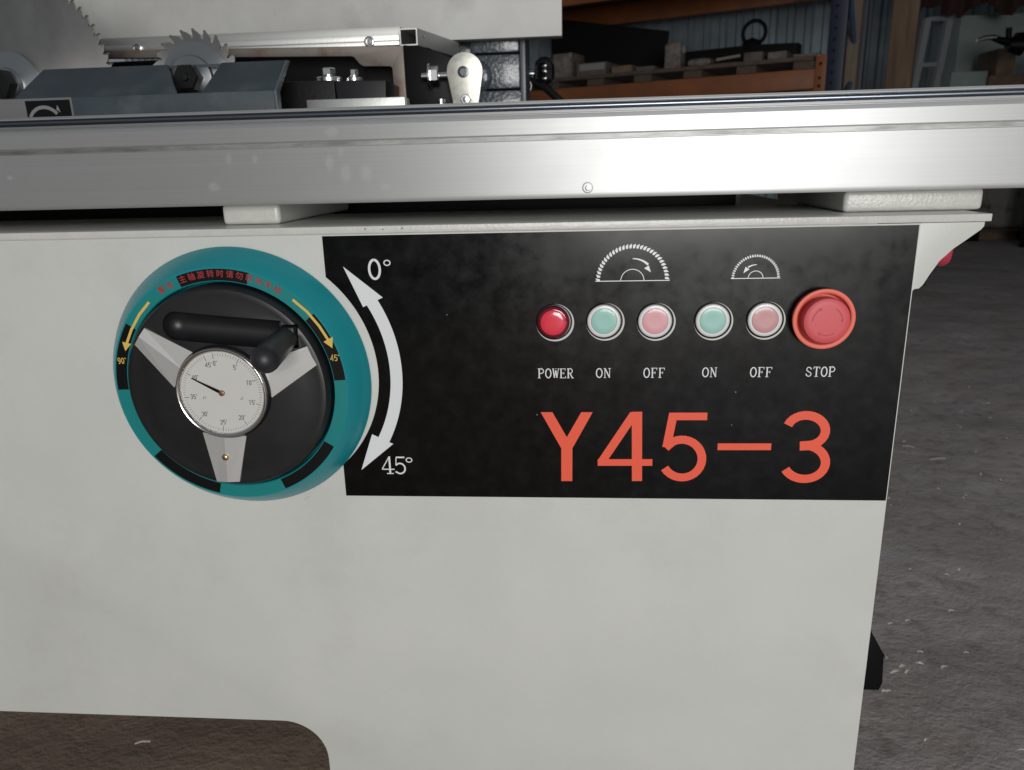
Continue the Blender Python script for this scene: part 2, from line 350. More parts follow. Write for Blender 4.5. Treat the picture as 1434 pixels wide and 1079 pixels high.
# stroke lettering: serif capitals (thick stems, hair serifs) and plain figures; unit cap height
T, H_, SF = 0.125, 0.07, 0.055
def sv(x, y0=0, y1=1, w=T): return [([(x, y0), (x, y1)], w)]
def se(x, y, l=0.2): return [([(x-l/2, y), (x+l/2, y)], SF)]
GL = {
 'P': sv(.14)+se(.14, .027, .26)+[([(.03, .973), (.32, .973)]+ell(.32, .735, .2, .238, 90, -90)+[(.14, .497)], .085)],
 'O': [(ell(.30, .5, .23, .46, 90, 450, 26), .11)],
 'W': [([(.08, 1), (.20, .04)], .12), ([(.20, .04), (.31, .82)], .065), ([(.31, .82), (.42, .04)], .12), ([(.42, .04), (.55, 1)], .065)]+se(.08, .973, .16)+se(.31, .973, .12)+se(.55, .973, .14),
 'E': sv(.14)+[([(.03, .97), (.50, .97), (.50, .80)], .06), ([(.03, .03), (.53, .03), (.53, .22)], .06), ([(.14, .52), (.38, .52), ], .06), ([(.38, .40), (.38, .64)], .05)],
 'R': sv(.13)+se(.13, .027, .24)+[([(.03, .973), (.30, .973)]+ell(.30, .74, .18, .233, 90, -90)+[(.13, .507)], .08), ([(.28, .5), (.48, .03), (.58, .03)], .11)],
 'N': sv(.12, 0, 1, .065)+sv(.50, 0, 1, .065)+[([(.12, .98), (.50, .03)], .12)]+se(.12, .027, .2)+se(.50, .973, .2)+se(.08, .973, .14),
 'F': sv(.15)+se(.15, .027, .26)+[([(.03, .97), (.52, .97), (.52, .78)], .06), ([(.15, .51), (.38, .51)], .06), ([(.38, .39), (.38, .63)], .05)],
 'S': [([(.48, .72), (.48, .84)]+ell(.29, .74, .17, .21, 40, 230, 10)+ell(.31, .26, .19, .21, 70, -140, 12)+[(.10, .26), (.10, .12)], .085)],
 'T': sv(.30)+se(.30, .027, .28)+[([(.05, .78), (.06, .965), (.54, .965), (.55, .78)], .06)],
 '0': [(ell(.27, .5, .21, .45, 90, 450, 28), .115)],
 '4': sv(.37, 0, 1, .10)+se(.37, .027, .28)+[([(.35, .95), (.05, .30)], .055), ([(.03, .27), (.56, .27)], .06)],
 '5': [([(.48, .95), (.13, .95)], .085), ([(.13, .95), (.10, .50)], .05), ([(.10, .50)]+ell(.27, .32, .21, .29, 120, -130, 16)+[(.07, .14)], .085)],
 '°': [(ell(.14, .80, .12, .12, 90, 450, 20), .055)],
}
SN = {
 '0': [(ell(.25, .5, .18, .44, 90, 450, 16), .12)], '1': [([(.12, .8), (.27, .94), (.27, .03)], .12)],
 '2': [(ell(.26, .71, .19, .23, 170, -30, 8)+[(.08, .06), (.47, .06)], .12)],
 '3': [(ell(.24, .72, .18, .22, 150, -80, 8), .12), (ell(.24, .28, .20, .24, 80, -150, 8), .12)],
 '4': [([(.36, .02), (.36, .96), (.05, .28), (.50, .28)], .12)],
 '5': [([(.45, .94), (.13, .94), (.09, .52)]+ell(.26, .32, .20, .27, 110, -140, 8), .12)],
 '9': [(ell(.25, .68, .18, .26, 0, 360, 14), .12), ([(.43, .68), (.40, .30), (.25, .06), (.10, .12)], .12)],
 '°': [(ell(.12, .88, .08, .08, 90, 450, 8), .07)],
}
def letters(mb, text, font, org, h, adv, ux=Vector((1, 0, 0)), uz=Vector((0, 0, 1)), sx=1.0):
    """org = lower left corner of the first letter (3D), h = cap height, adv = advance in metres"""
    k = 0
    for i, ch in enumerate(text):
        for pts, w in font[ch]:
            stroke(mb, [org + ux*(i*adv + x*h*sx) + uz*(z*h) for x, z in pts], w*h, k); k += 1
def hexnut(mb, c, axis, af, h, bore=0.0):
    mb.lathe([(0, 0), (af*.577*.99, 0), (af*.577, h*.12), (af*.577, h*.86), (af*.5, h), (0, h)], c, axis, 6)

# ================================================================== SETTING
def build_floor():
    mb = MB(); t = bmesh.new()
    nx, ny = 150, 190; x0, x1, y0, y1 = -1.2, 3.6, -0.4, 6.0
    g = [[t.verts.new((x0+(x1-x0)*i/nx, y0+(y1-y0)*j/ny, 0)) for i in range(nx+1)] for j in range(ny+1)]
    for row in g:
        for v in row:
            p = Vector((v.co.x*3.1, v.co.y*3.1, 0.3)); q = Vector((v.co.x*13, v.co.y*13, 5.1))
            ed = min(1, (v.co.x-x0)/.3, (x1-v.co.x)/.3, (v.co.y-y0)/.3, (y1-v.co.y)/.3)
            v.co.z = FLOOR + ed*(0.010*noise.noise(p) + 0.0045*noise.noise(q)) - 0.008*ed
    for j in range(ny):
        for i in range(nx): t.faces.new((g[j][i], g[j][i+1], g[j+1][i+1], g[j+1][i]))
    mb.join(t)
    # the same sheet goes on as four big skirts to the shed walls
    X0, X1, Y0, Y1, z = -9, 12, -7, 13, FLOOR
    for a, b, c, d in ((X0, X1, Y0, y0), (X0, X1, y1, Y1), (X0, x0, y0, y1), (x1, X1, y0, y1)):
        mb.face(((a, c, z), (b, c, z), (b, d, z), (a, d, z)))
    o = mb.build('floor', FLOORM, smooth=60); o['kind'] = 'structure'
build_floor()

# ================================================================== SAW CABINET
PT, PB = 0.0073, 0.0018        # top plate, upper and lower face
XR = 0.4512                    # right edge of the cabinet
XL = -0.75
cab = thing('saw_cabinet', 'cream steel saw cabinet with black control label and rounded cutout low in its front', 'machine', (-0.15, 0.3, FLOOR))
def build_cabinet():
    # front sheet with the rounded cutout near the floor
    a = onY(395, 1006, 0); b = onY(462, 1078, 0); l = onY(0, 1000, 0)
    zc = (a.z + l.z)/2; rad = b.x - a.x; xr = b.x
    def outline(y):
        o = [(XL, y, PB-.0005), (XR, y, PB-.0005), (XR, y, FLOOR+.004), (xr, y, FLOOR+.004)]
        for i in range(13):
            t = R(90*i/12); o.append((xr-rad+rad*math.cos(t), y, zc-rad+rad*math.sin(t)))
        return o + [(XL+.08, y, zc), (XL+.08, y, FLOOR+.004), (XL, y, FLOOR+.004)]
    MB().prism(outline(0.0), (0, 0.004, 0), 0.0008).build('front_panel', CREAM, cab, 40)
    # folded return behind the cutout
    mb = MB(); pts = [(xr+.0004, FLOOR+.006)]
    for i in range(13):
        t = R(90*i/12); pts.append((xr-rad+(rad+.0004)*math.cos(t), zc-rad+(rad+.0004)*math.sin(t)))
    pts.append((XL+.08, zc+.0004))
    for (x1, z1), (x2, z2) in zip(pts, pts[1:]):
        mb.face(((x1, .0045, z1), (x2, .0045, z2), (x2, .022, z2), (x1, .022, z1)))
    mb.build('cutout_flange', CREAM, cab, 40)
    MB().prism([Vector(p) for p in outline(0.60)], (0, 0.004, 0)).build('rear_panel', CREAM, cab)
    MB().box(XR-.004, XR-.0002, .0045, .5995, FLOOR+.004, PB-.001).build('side_panel', CREAM, cab)
    MB().box(XL, .4992, -.003, .17, PB, PT, .0007).build('top_plate', CREAMR, cab, 40)
    # weld bead seam under the plate
    pts = [(XL+.3+i*.01, -.0003+.0002*random.random(), PB-.0002) for i in range(88)]
    MB().tube(pts, .0007, 6).build('weld_seam', CREAM, cab, 60)
    # gusset at the right end
    px = [(1289, 309.5), (1380, 309.5), (1378.5, 317), (1374, 322), (1354, 336), (1335, 349), (1316, 366), (1302, 385), (1293, 399), (1287, 404.5), (1280, 405.5), (1276, 409)]
    P = [onY(u, v, .0015) for u, v in px]; P[0].z = P[1].z = PB-.0005
    P[0].x = XR+.0003; P[-1].x = XR+.0003
    MB().prism(P, (0, .006, 0), .0006).build('gusset', CREAM, cab, 40)
    for x0, x1 in ((-.0955, -.0465), (.407, .511)):
        MB().box(x0, x1, .036, .24, PT+.0002, .0240, .004, 3).build('spacer_block', CREAMR, cab, 40)
    MB().box(XL, .40, .30, 1.06, .085, .104).build('machine_bed', BLACKC, cab)
    MB().box(XL+.02, .38, .31, .60, -.01, .085).build('bed_support', BLACKC, cab)
    # paint chips on the plate edge and under the wheel
    mb = MB()
    for u, v in ((511, 321), (536, 321.3), (563, 320)):
        p = onY(u, v, -.0032); mb.lathe([(.0006, 0), (.0003, .0002), (0, .0002)], p, n=7)
    mb.build('paint_chip', mat('bare_grey_chip', (.10, .10, .095), .6), cab)
    p = onY(430, 699, -.0001); mb = MB()
    for i in range(7):
        q = p + Vector((random.uniform(-.0022, .0022), 0, random.uniform(-.0025, .002)))
        mb.lathe([(.0008, 0), (.0005, .0005), (0, .0006)], q, n=6)
    mb.build('paint_blister', CREAMR, cab)
    # black foot bracket on the right side, low down
    y = .10
    P = [onY(u, v, y) for u, v in ((1190, 880), (1219, 882), (1238, 917), (1236, 957), (1231, 967), (1190, 967))]
    P[0].x = P[-1].x = XR+.0005
    br = MB().prism(P, (0, .05, 0), .001).build('foot_bracket', BLACKC, cab, 40)
    mb = MB(); hexnut(mb, onY(1239, 919, y+.01)+Vector((-.0008, 0, 0)), (1, 0, .2), .006, .003); mb.build('bolt', BOLT, br)
    # red knob on the right side behind the gusset
    c = onY(1318, 352, .16)
    mb = MB().lathe([(0, -.03), (.007, -.03), (.007, 0), (.011, .001), (.0130, .005), (.0125, .013), (.0095, .017), (0, .0182)], c+Vector((-.010, 0, 0)), (1, -.25, -.1), 32)
    kb = mb.build('red_knob', mat('red_knob_plastic', (.42, .035, .065), .4, coat=.2), cab, 40)
    MB().box(XR+.0003, c.x-.02, .135, .195, c.z-.03, c.z+.03, .004).build('knob_box', BLACKC, cab, 40)
build_cabinet()

# ------------------------------------------------------------------ control label
HW = Vector((-.0796, 0, -.1165))            # handwheel centre on the panel
LY = -.0006
LBLH = 0.2210
def build_label():
    y = LY; c = (-.0690, -.1120); r = .1056
    # rectangle minus the round bite beside the handwheel
    def circ_x0(sgn):
        return c[1] + sgn*math.sqrt(r*r - c[0]**2)
    zt, zb = circ_x0(1), circ_x0(-1)
    a_t = math.degrees(math.atan2(0-c[0], zt-c[1])); a_b = math.degrees(math.atan2(0-c[0], zb-c[1]))
    bite = arc(c[0], c[1], r, a_t, a_b, 40, y)
    out = [Vector((0, y, 0)), Vector((.45, y, 0)), Vector((.45, y, -LBLH)), Vector((0, y, -LBLH))]
    P = out + bite[::-1]
    lab = MB().prism([p for p in P], (0, .0005, 0)).build('control_label', BLACKL, cab)
    py = y - .00012
    at = lambda u, v: onY(u, v, py)
    pxw = lambda px: px*.000556
    # words under the buttons
    for txt, u0, u1, vb, vt in (('POWER', 753, 804, 530, 516.5), ('ON', 834, 856, 529.5, 516), ('OFF', 900.5, 932, 529.5, 515.5),
                                ('ON', 982.5, 1004.5, 528.5, 515), ('OFF', 1049.5, 1082, 528.5, 514.5), ('STOP', 1127, 1170, 528, 514)):
        p = at(u0, vb); q = at(u1, vb); h = (at(u0, vt)-p).length
        adv = (q-p).length/len(txt); mb = MB()
        letters(mb, txt, GL, p, h, adv, sx=adv/(h*.64))
        mb.build('lettering', WHITEP, lab)
    mb = MB(); p = at(516, 392.5); letters(mb, '0°', GL, p, (at(516, 363)-p).length, .0130, sx=1.22); mb.build('lettering', WHITEP, lab)
    mb = MB(); p = at(534.5, 664); letters(mb, '45°', GL, p, (at(534.5, 639.5)-p).length, .0108, sx=1.28); mb.build('lettering', WHITEP, lab)
    # big model number
    k = 0; mb = MB()
    def S_(pts, w):
        nonlocal k
        stroke(mb, [at(u, v) for u, v in pts], pxw(w), k); k += 1
    def earc(cx, cy, rx, ry, a0, a1, n=18): return [(cx+rx*math.cos(R(a)), cy-ry*math.sin(R(a))) for a in [a0+(a1-a0)*i/n for i in range(n+1)]]
    def done():
        nonlocal mb, k
        mb.build('lettering', REDP, lab); mb = MB(); k = 0
    for kk, pp in enumerate(([(757.2, 577.6), (773.5, 577.6), (801.5, 626), (793.5, 636), (787, 630)], [(814, 577.6), (830, 577.6), (800.5, 630), (793.5, 636), (786, 626)], [(786, 625), (801.6, 625), (801.4, 674), (786, 674)])):
        mb.face([at(u, v)+Vector((0, -1.2e-5*kk, 0)) for u, v in pp])
    done()
    S_([(892, 577), (892, 674)], 15); S_([(888, 580), (842, 648)], 12.5); S_([(837, 648), (913.5, 648)], 10.5); done()
    S_([(937, 583.5), (990.5, 583.5)], 11.5); S_([(943, 580), (933.5, 627)], 12.5)
    S_([(932, 627.5)]+earc(955, 642.5, 28, 26.5, 118, -150, 22), 12.5); done()
    S_([(1005, 626), (1080, 626)], 10.5); done()
    S_(earc(1129, 603, 27, 21, 160, -75, 18)+[(1120, 624.5)], 13)
    S_([(1120, 625.5)]+earc(1126.5, 647.5, 29.5, 23.5, 75, -155, 20), 13); done()
    # saw blade pictograms
    for (cx, cy, ro, rh, nt, dr) in ((885.5, 393.6, 51, 16, 30, 1), (1058, 390, 33, 10, 30, -1)):
        c0 = at(cx, cy); Ro = pxw(ro); Ri = Ro*.89; mb = MB(); k = 0
        for i in range(nt):
            a0 = -90+180*i/nt; st = 180/nt
            f = lambda r, a: Vector((c0.x+r*math.sin(R(a)), c0.y-1.2e-5*(i % 3), c0.z+r*math.cos(R(a))))
            mb.face((f(Ri*.985, a0), f(Ri+(Ro-Ri)*.6, a0+st*.02), f(Ro, a0+st*(.75 if dr > 0 else .25)), f(Ri+(Ro-Ri)*.35, a0+st*.70), f(Ri*.985, a0+st*.55)))
        stroke(mb, [c0+Vector((-Ro, 0, 0)), c0+Vector((Ro, 0, 0))], pxw(1.1), 4)
        stroke(mb, arc(c0.x, c0.z, pxw(rh), -90, 90, 24, c0.y), pxw(1.0), 5)
        if dr > 0:
            A = arc(c0.x, c0.z, Ro*.60, 0, 44, 10, c0.y); stroke(mb, A, [pxw(1.2+2*i/10) for i in range(11)], 6)
            tip = [(902, 376), (911.5, 381.5), (908.5, 372)]
        else:
            A = arc(c0.x, c0.z, Ro*.56, 2, -36, 8, c0.y); stroke(mb, A, [pxw(.9+1.2*i/8) for i in range(9)], 6)
            tip = [(1049.5, 377.5), (1041, 383), (1044, 374)]
        mb.face([at(u, v)+Vector((0, -9e-5, 0)) for u, v in tip])
        mb.build('saw_pictogram', WHITEP, lab)
    # curved double arrow
    c1 = onY(563.7, 538.7, py); ro = math.hypot(c1.x-c[0], c1.z-c[1]); c2 = onY(547, 538.7, py); ri = math.hypot(c2.x-c[0], c2.z-c[1])
    ang = lambda u, v: math.degrees(math.atan2(onY(u, v, py).x-c[0], onY(u, v, py).z-c[1]))
    a0, a1 = ang(520, 418), ang(531, 619)
    mb = MB(); A = arc(c[0], c[1], (ro+ri)/2, a0, a1, 40, py); stroke(mb, A, ro-ri, 0)
    mb.face([onY(u, v, py-3e-5) for u, v in ((480.3, 373.7), (508.5, 430.5), (536, 417))])
    mb.face([onY(u, v, py-3e-5) for u, v in ((506.2, 658.5), (550.7, 622), (521, 608.4))])
    mb.build('double_arrow', WHITEP, lab)
    return lab
label = build_label()

# ------------------------------------------------------------------ push buttons
def push_button(u, v, kind, lab):
    c = onY(u, v, LY)
    # cut hole in the label: bare cream panel shows as a thin crescent low on the right
    bz = MB().lathe([(.0128, .0002), (.0140, .0004), (.0143, .0012), (.0140, .0019), (.0132, .0022), (.0130, .0012)], c + Vector((-.0005, 0, .0005)), n=56)
    bz = bz.build('push_button', DCHROME, cab, 40); bz['label'] = lab
    MB().lathe([(0, .00008), (.0150, .00008), (.0150, .0002), (0, .0002)], c + Vector((.0002, 0, -.0003)), n=56).build('hole_edge', mat('pale_washer', (.55, .56, .53), .45), bz, 40)
    cc = c + Vector((-.0010, 0, .0009))
    if kind == 'lamp':
        MB().lathe([(.0126, .001), (.0128, .0036), (.0118, .0056), (.0103, .0062), (.0099, .0062)], cc, n=56).build('lens_rim', REDCD, bz, 50)
        MB().lathe([(0, .0066), (.006, .0065), (.0097, .0062), (.0102, .0058), (.0102, .005)][::-1], cc, n=56).build('lens', REDC, bz, 50)
    else:
        MB().lathe([(.0127, .001), (.0130, .0030), (.0126, .0038), (.0118, .0041), (.0101, .0040), (.0100, .0034)], cc, n=56).build('diffuser_rim', DIFF, bz, 50)
        m = {'g': GREENC, 'p': PINKC, 'q': PINKC2}[kind]
        MB().lathe([(.00995, .0032), (.0099, .0040), (.0088, .0042), (.005, .0041), (0, .0040)], cc, n=56).build('cap', m, bz, 50)
for u, v, k, l in ((776.9, 451.8, 'lamp', 'red POWER indicator lamp'), (847.3, 450.7, 'g', 'pale green ON button below the large blade pictogram'),
                   (918.5, 450.7, 'p', 'pale red OFF button below the large blade pictogram'), (998.8, 449.9, 'g', 'pale green ON button below the small blade pictogram'),
                   (1071.7, 448.8, 'q', 'dull pink OFF button below the small blade pictogram')):
    push_button(u, v, k, l)
def estop():
    c = onY(1154, 447.5, LY-.009); c.y = LY
    e = MB().lathe([(.0214, .0002), (.0218, .003), (.0232, .0080), (.0230, .0092), (.0222, .0097), (.0206, .0096), (.0198, .0089), (.0192, .0030), (.0180, .0016), (0, .0012)], c, n=72).build('emergency_stop', ESHR, cab, 40)
    e['label'] = 'red emergency stop mushroom in a coral collar'
    MB().lathe([(.010, .0014), (.010, .004), (.0160, .0070), (.0174, .0090), (.0174, .0140), (.0168, .0160), (.0150, .0169), (.012, .0171), (0, .0171)], c, n=72).build('mushroom', EMUSH, e, 40)
    mb = MB(); q = c + Vector((0, -.01722, 0))
    for a in (-60, 60, 180):
        A = arc(q.x, q.z, .0108, a-30, a+26, 12, q.y); stroke(mb, A, .0009)
        t = arc(q.x, q.z, .0108, a+26, a+36, 1, q.y-2e-5)
        i_ = arc(q.x, q.z, .0092, a+24, a+25, 1, q.y-2e-5)[0]; o_ = arc(q.x, q.z, .0122, a+24, a+25, 1, q.y-2e-5)[0]
        mb.face((o_, t[1], i_))
    mb.build('twist_arrows', mat('worn_red_mark', (.47, .060, .075), .6), e)
estop()

# ================================================================== HANDWHEEL
def build_handwheel():
    C = HW; hw = thing('handwheel', 'teal rimmed black handwheel with white angle dial and fold-out crank handle', 'handwheel', (C.x, 0, C.z-.11))
    YR = .0225
    MB().lathe([(.1096, .0003), (.1100, .0015), (.1092, .0030), (.1044, .0120), (.0980, YR-.0016), (.0966, YR), (.0858, YR), (.0852, YR-.001), (.0850, .006), (0, .006)], C, n=128).build('teal_housing', TEAL, hw, 30)
    zr = -YR-.00015
    ang = lambda u, v, y=-YR: math.degrees(math.atan2(onY(u, v, y).x-C.x, onY(u, v, y).z-C.z))
    mb = MB(); ring_flat(mb, (C.x, zr+.00007, C.z), .0860, .0956, 0, 360, 160); mb.build('scale_ring', TEALF, hw)
    for (a, b) in (((247.5, 389.7), (348, 384.5)), ((441, 438), (489, 532)), ((470, 627), (399.5, 683)), ((308.7, 685), (219.7, 636)), ((166, 546), (176, 453))):
        a0, a1 = ang(*a), ang(*b)
        if a1 < a0: a1 += 360
        mb = MB(); ring_flat(mb, (C.x, zr, C.z), .0862, .0953, a0, a1, 20); mb.build('scale_band', BLACKF, hw)
    py = zr-.00015
    for pts, tip in (([(409.7, 420), (430, 437), (447, 457), (460, 477)], [(453, 479), (465.5, 488), (466, 472)]),
                     ([(208.6, 423.5), (195, 441), (184, 462), (177.5, 481)], [(171, 479), (175.6, 492), (183.5, 482)])):
        mb = MB(); stroke(mb, [onY(u, v, py) for u, v in pts], .0021)
        mb.face([onY(u, v, py-3e-5) for u, v in tip]); mb.build('direction_arrow', YELL, hw, recalc=False)
    for txt, u, v in (('45°', 463, 506), ('90°', 165.5, 510)):
        mb = MB(); p = onY(u, v, py); letters(mb, txt, SN, p, .0052, .0030); mb.build('scale_number', YELL, hw)
    # warning text along the upper rim
    try:
        chars = list('警告主轴旋转时请勿转动手柄')
        angs = [ang(228.6, 409), ang(240, 403.4)] + [ang(257.7, 396) + (ang(388, 407)-ang(257.7, 396))*i/10 for i in range(11)]
        for i, (ch, a) in enumerate(zip(chars, angs)):
            cu = bpy.data.curves.new('warning_character', 'FONT'); cu.body = ch; cu.size = .0062; cu.align_x = 'CENTER'; cu.offset = .00008; cu.resolution_u = 2
            tmp = bpy.data.objects.new('tmp_char', cu); COL.objects.link(tmp)
            dg = bpy.context.evaluated_depsgraph_get(); me = bpy.data.meshes.new_from_object(tmp.evaluated_get(dg))
            bpy.data.objects.remove(tmp)
            me.transform(Matrix.Translation((0, -.0022, 0)))
            ra = R(a); ux = Vector((math.cos(ra), 0, -math.sin(ra))); uz = Vector((math.sin(ra), 0, math.cos(ra)))
            org = Vector((C.x, py-.00002, C.z)) + uz*.0915
            for vt in me.vertices: vt.co = org + ux*vt.co.x + uz*vt.co.y
            mb = MB(); mb.bm.from_mesh(me); bpy.data.meshes.remove(me); mb.build('warning_character', REDT, hw)
    except Exception as ex: print('warning text skipped', ex)
    # wheel body with the storage trough cut into its face
    FY = .0345
    mb = MB().lathe([(0, .0065), (.0815, .0065), (.0832, .010), (.0834, .0235), (.0826, .0275), (.0806, .0300), (.0782, .0308), (.0765, .0306), (.066, .0322), (.040, FY), (0, FY)], C, n=128)
    wheel = mb.build('wheel_disc', BLACKP, hw, 30)
    a = onY(246, 457, -.033); b = onY(392, 470, -.033)
    cut = MB(); n = 14; prof = []
    d = (b-a); ln = d.length; r = .0113
    P = [(0.0001, -r)] + [(r*math.cos(R(t)), r*math.sin(R(t))) for t in range(-80, 1, 10)] + [(r, ln), (0, ln+.0001)]
    prof = [(0, -r)] + P[1:-1] + [(0, ln)]
    cut.lathe(prof, a + Vector((0, .001, 0)), d, 28)
    cut = cut.build('cutter', BLACKP); e = onY(402, 471, -.033)
    cut2 = MB().box(e.x-.0105, e.x+.008, -.05, -.020, e.z-.010, e.z+.0085, .001).build('cutter', BLACKP)
    for cobj in (cut, cut2):
        md = wheel.modifiers.new('cut', 'BOOLEAN'); md.operation = 'DIFFERENCE'; md.object = cobj; md.solver = 'EXACT'
    bpy.context.view_layer.update()
    dg = bpy.context.evaluated_depsgraph_get(); me = bpy.data.meshes.new_from_object(wheel.evaluated_get(dg))
    wheel.modifiers.clear(); old = wheel.data; wheel.data = me; bpy.data.meshes.remove(old)
    me.set_sharp_from_angle(angle=R(30))
    for cobj in (cut, cut2): bpy.data.objects.remove(cobj)
    # three silver spokes, each a low ridge of two facets
    sp = []
    for q in ([(202, 460), (274, 496), (244, 543), (188.5, 483)], [(430, 485.5), (355, 512), (381, 557), (443.5, 511.5)], [(304, 674.5), (284, 606), (345, 611), (335.5, 675)]):
        def yw(u, v):
            p = onY(u, v, -FY); rr = math.hypot(p.x-C.x, p.z-C.z)
            return -(FY+.0004) if rr < .045 else -(.0324+.0004)
        o1, i1, i2, o2 = [onY(u, v, yw(u, v)) for u, v in q]
        up_ = Vector((0, -.0012, 0)); om = (o1+o2)/2+up_; im = (i1+i2)/2+up_; dn = Vector((0, .0022, 0))
        mb = MB(); F = mb.face
        F((o1, i1, im, om)); F((om, im, i2, o2)); F((o1, om, o2, o2+dn, o1+dn)); F((i1, i1+dn, i2+dn, i2, im))
        F((o1, o1+dn, i1+dn, i1)); F((o2, i2, i2+dn, o2+dn))
        bmesh.ops.remove_doubles(mb.bm, verts=mb.bm.verts[:], dist=1e-6)
        sp.append(mb.build('spoke', SPOKE, hw, recalc=True))
    p = onY(316, 640.5, -.0350)
    MB().lathe([(.0027, 0), (.0028, .0009), (.0020, .0017), (0, .0019)], p, n=20).build('spoke_screw', BRASS, sp[2], 60)
    # dial gauge
    D = Vector((C.x+.0004, -FY+.0004, C.z)); K = lambda L_: [(r_*1.045, h_) for r_, h_ in L_]
    dial = MB().lathe(K([(0, 0), (.0364, 0), (.0366, .003), (.0355, .0055), (.0340, .0058), (.0340, .0042), (0, .0042)]), D, n=96).build('dial', BLACKP, hw, 30)
    MB().lathe(K([(.0350, .0052), (.0352, .0066), (.0346, .0076), (.0338, .0076), (.0324, .0062), (.0318, .0050), (.0317, .0044)]), D, n=96).build('bezel', CHROME, dial, 60)
    MB().lathe(K([(.0329, .0044), (.0329, .0047), (0, .0047)]), D, n=96).build('dial_face', DIALW, dial, 30)
    fy = D.y-.0047-.00012
    mb = MB(); A = lambda n_: -7+7.71*n_
    for i in range(0, 91):
        n_ = i/2; big = (i % 10 == 0)
        if n_ > 45: break
        t = arc(D.x, D.z, 1, A(n_), A(n_)+.01, 1, 0)[0]-Vector((D.x, 0, D.z))
        o_ = Vector((D.x, fy, D.z))
        stroke(mb, [o_+t*.0322, o_+t*(.0278 if big else .0298)], .00045 if big else .00025)
    mb.build('tick_marks', DIALK, dial)
    for n_ in range(0, 46, 5):
        s_ = str(n_); t = arc(D.x, D.z, .0243, A(n_), A(n_)+.01, 1, fy)[0]; mb = MB(); h = .0040
        letters(mb, s_+'°', SN, t+Vector((-len(s_)*.0012, 0, -h/2)), h, .0023)
        mb.build('dial_number', DIALK, dial)
    for s_ in (-1, 1):
        q = Vector((D.x+s_*.0150, fy, D.z-.0042)); mb = MB(); stroke(mb, arc(q.x, q.z, .0011, 30 if s_ > 0 else -150, 250 if s_ > 0 else 120, 10, fy), .00035); mb.build('dial_mark', DIALK, dial)
    na = R(-62); t = Vector((math.sin(na), 0, math.cos(na))); n2 = Vector((t.z, 0, -t.x)); o_ = Vector((D.x, fy-.0009, D.z))
    MB().prism([o_-t*.0012+n2*.0011, o_-t*.0012-n2*.0011, o_+t*.004-n2*.0012, o_+t*.0262-n2*.0003, o_+t*.0262+n2*.0003, o_+t*.004+n2*.0012], (0, .0003, 0)).build('needle', BLACKF, dial)
    MB().lathe([(.0022, .0), (.0022, .0016), (.0012, .0020), (0, .0020)], Vector((D.x, fy, D.z)), n=24).build('needle_pivot', COPPER, dial, 40)
    # crank handle, folded out towards the operator
    b0 = onY(402, 472, -.0300); b1 = onY(368, 507, -.088)
    ax = (b1-b0).normalized(); ln = (b1-b0).length; rr = .0104
    prof = [(0, -.006), (.0078, -.006), (.0084, 0), (.0090, .006), (.0100, ln*.55), (rr, ln-.006)] + [(rr*math.cos(R(t)), ln-.006+rr*1.0*math.sin(R(t))) for t in range(12, 90, 13)] + [(0, ln-.006+rr)]
    h = MB().lathe(prof, b0, ax, 40).build('crank_handle', BLACKH, hw, 50)
    MB().box(e.x-.0055, e.x+.0068, -.0365, -.022, e.z-.006, e.z+.0070, .0012).build('hinge_block', BLACKH, h, 40)
build_handwheel()

# ================================================================== SLIDING TABLE RAIL
YF = .012
def build_rail():
    zb = .0241
    X0, X1 = -1.3, 1.2
    rt = thing('sliding_table', 'long brushed aluminium sliding table beam lying across the cabinet on cream blocks', 'saw table', ((X0+X1)/2, .15, zb))
    prof = []
    r = .0045
    for i in range(6):
        t = R(270-90*i/5); prof.append((YF+r+r*math.cos(t), zb+r+r*math.sin(t)))
    prof += [(YF, .0668), (YF+.0012, .0674), (YF+.0012, .0706), (YF-.0006, .0718), (YF-.0008, .0826), (YF+.0006, .0838)]
    prof += [(YF+.0045, .0862), (YF+.0048, .0888), (YF+.010, .0890), (YF+.010, .0936), (YF+.0045, .0937), (YF+.0050, .0944), (YF+.0095, .0962), (YF+.020, .0966), (.25, .0966), (.25, zb)]
    pts = [Vector((X0, y, z)) for y, z in prof]
    body = MB().prism(pts, (X1-X0, 0, 0)).build('beam_extrusion', ALU, rt, 25)
    MB().tube([(X0, YF+.0066, .0911), (X1, YF+.0066, .0911)], .0021, 16).build('guide_rod', RODM, rt, 60)
    MB().box(X0, X1, YF+.00085, YF+.0011, .0676, .0705).build('groove_strip', ALUG, rt)
    MB().box(X0, X1, YF+.0028, YF+.0040, .0866, .0886, .0002).build('wiper_strip', mat('grey_wiper', (.22, .22, .225), .45, .6), rt)
    c = onY(823, 263, YF)
    rv = MB().lathe([(.0042, -.0002), (.0042, .0003), (.0034, .0004), (.0033, -.0002), (0, -.0002)], c, n=28).build('screw_hole', ALUG, rt, 40)
    MB().lathe([(.0026, -.0001), (.0024, .0009), (.0013, .0011), (.0012, .0004), (0, .0004)], c+Vector((.0003, 0, -.0003)), n=6).build('grub_screw', ALUS, rv)
build_rail()

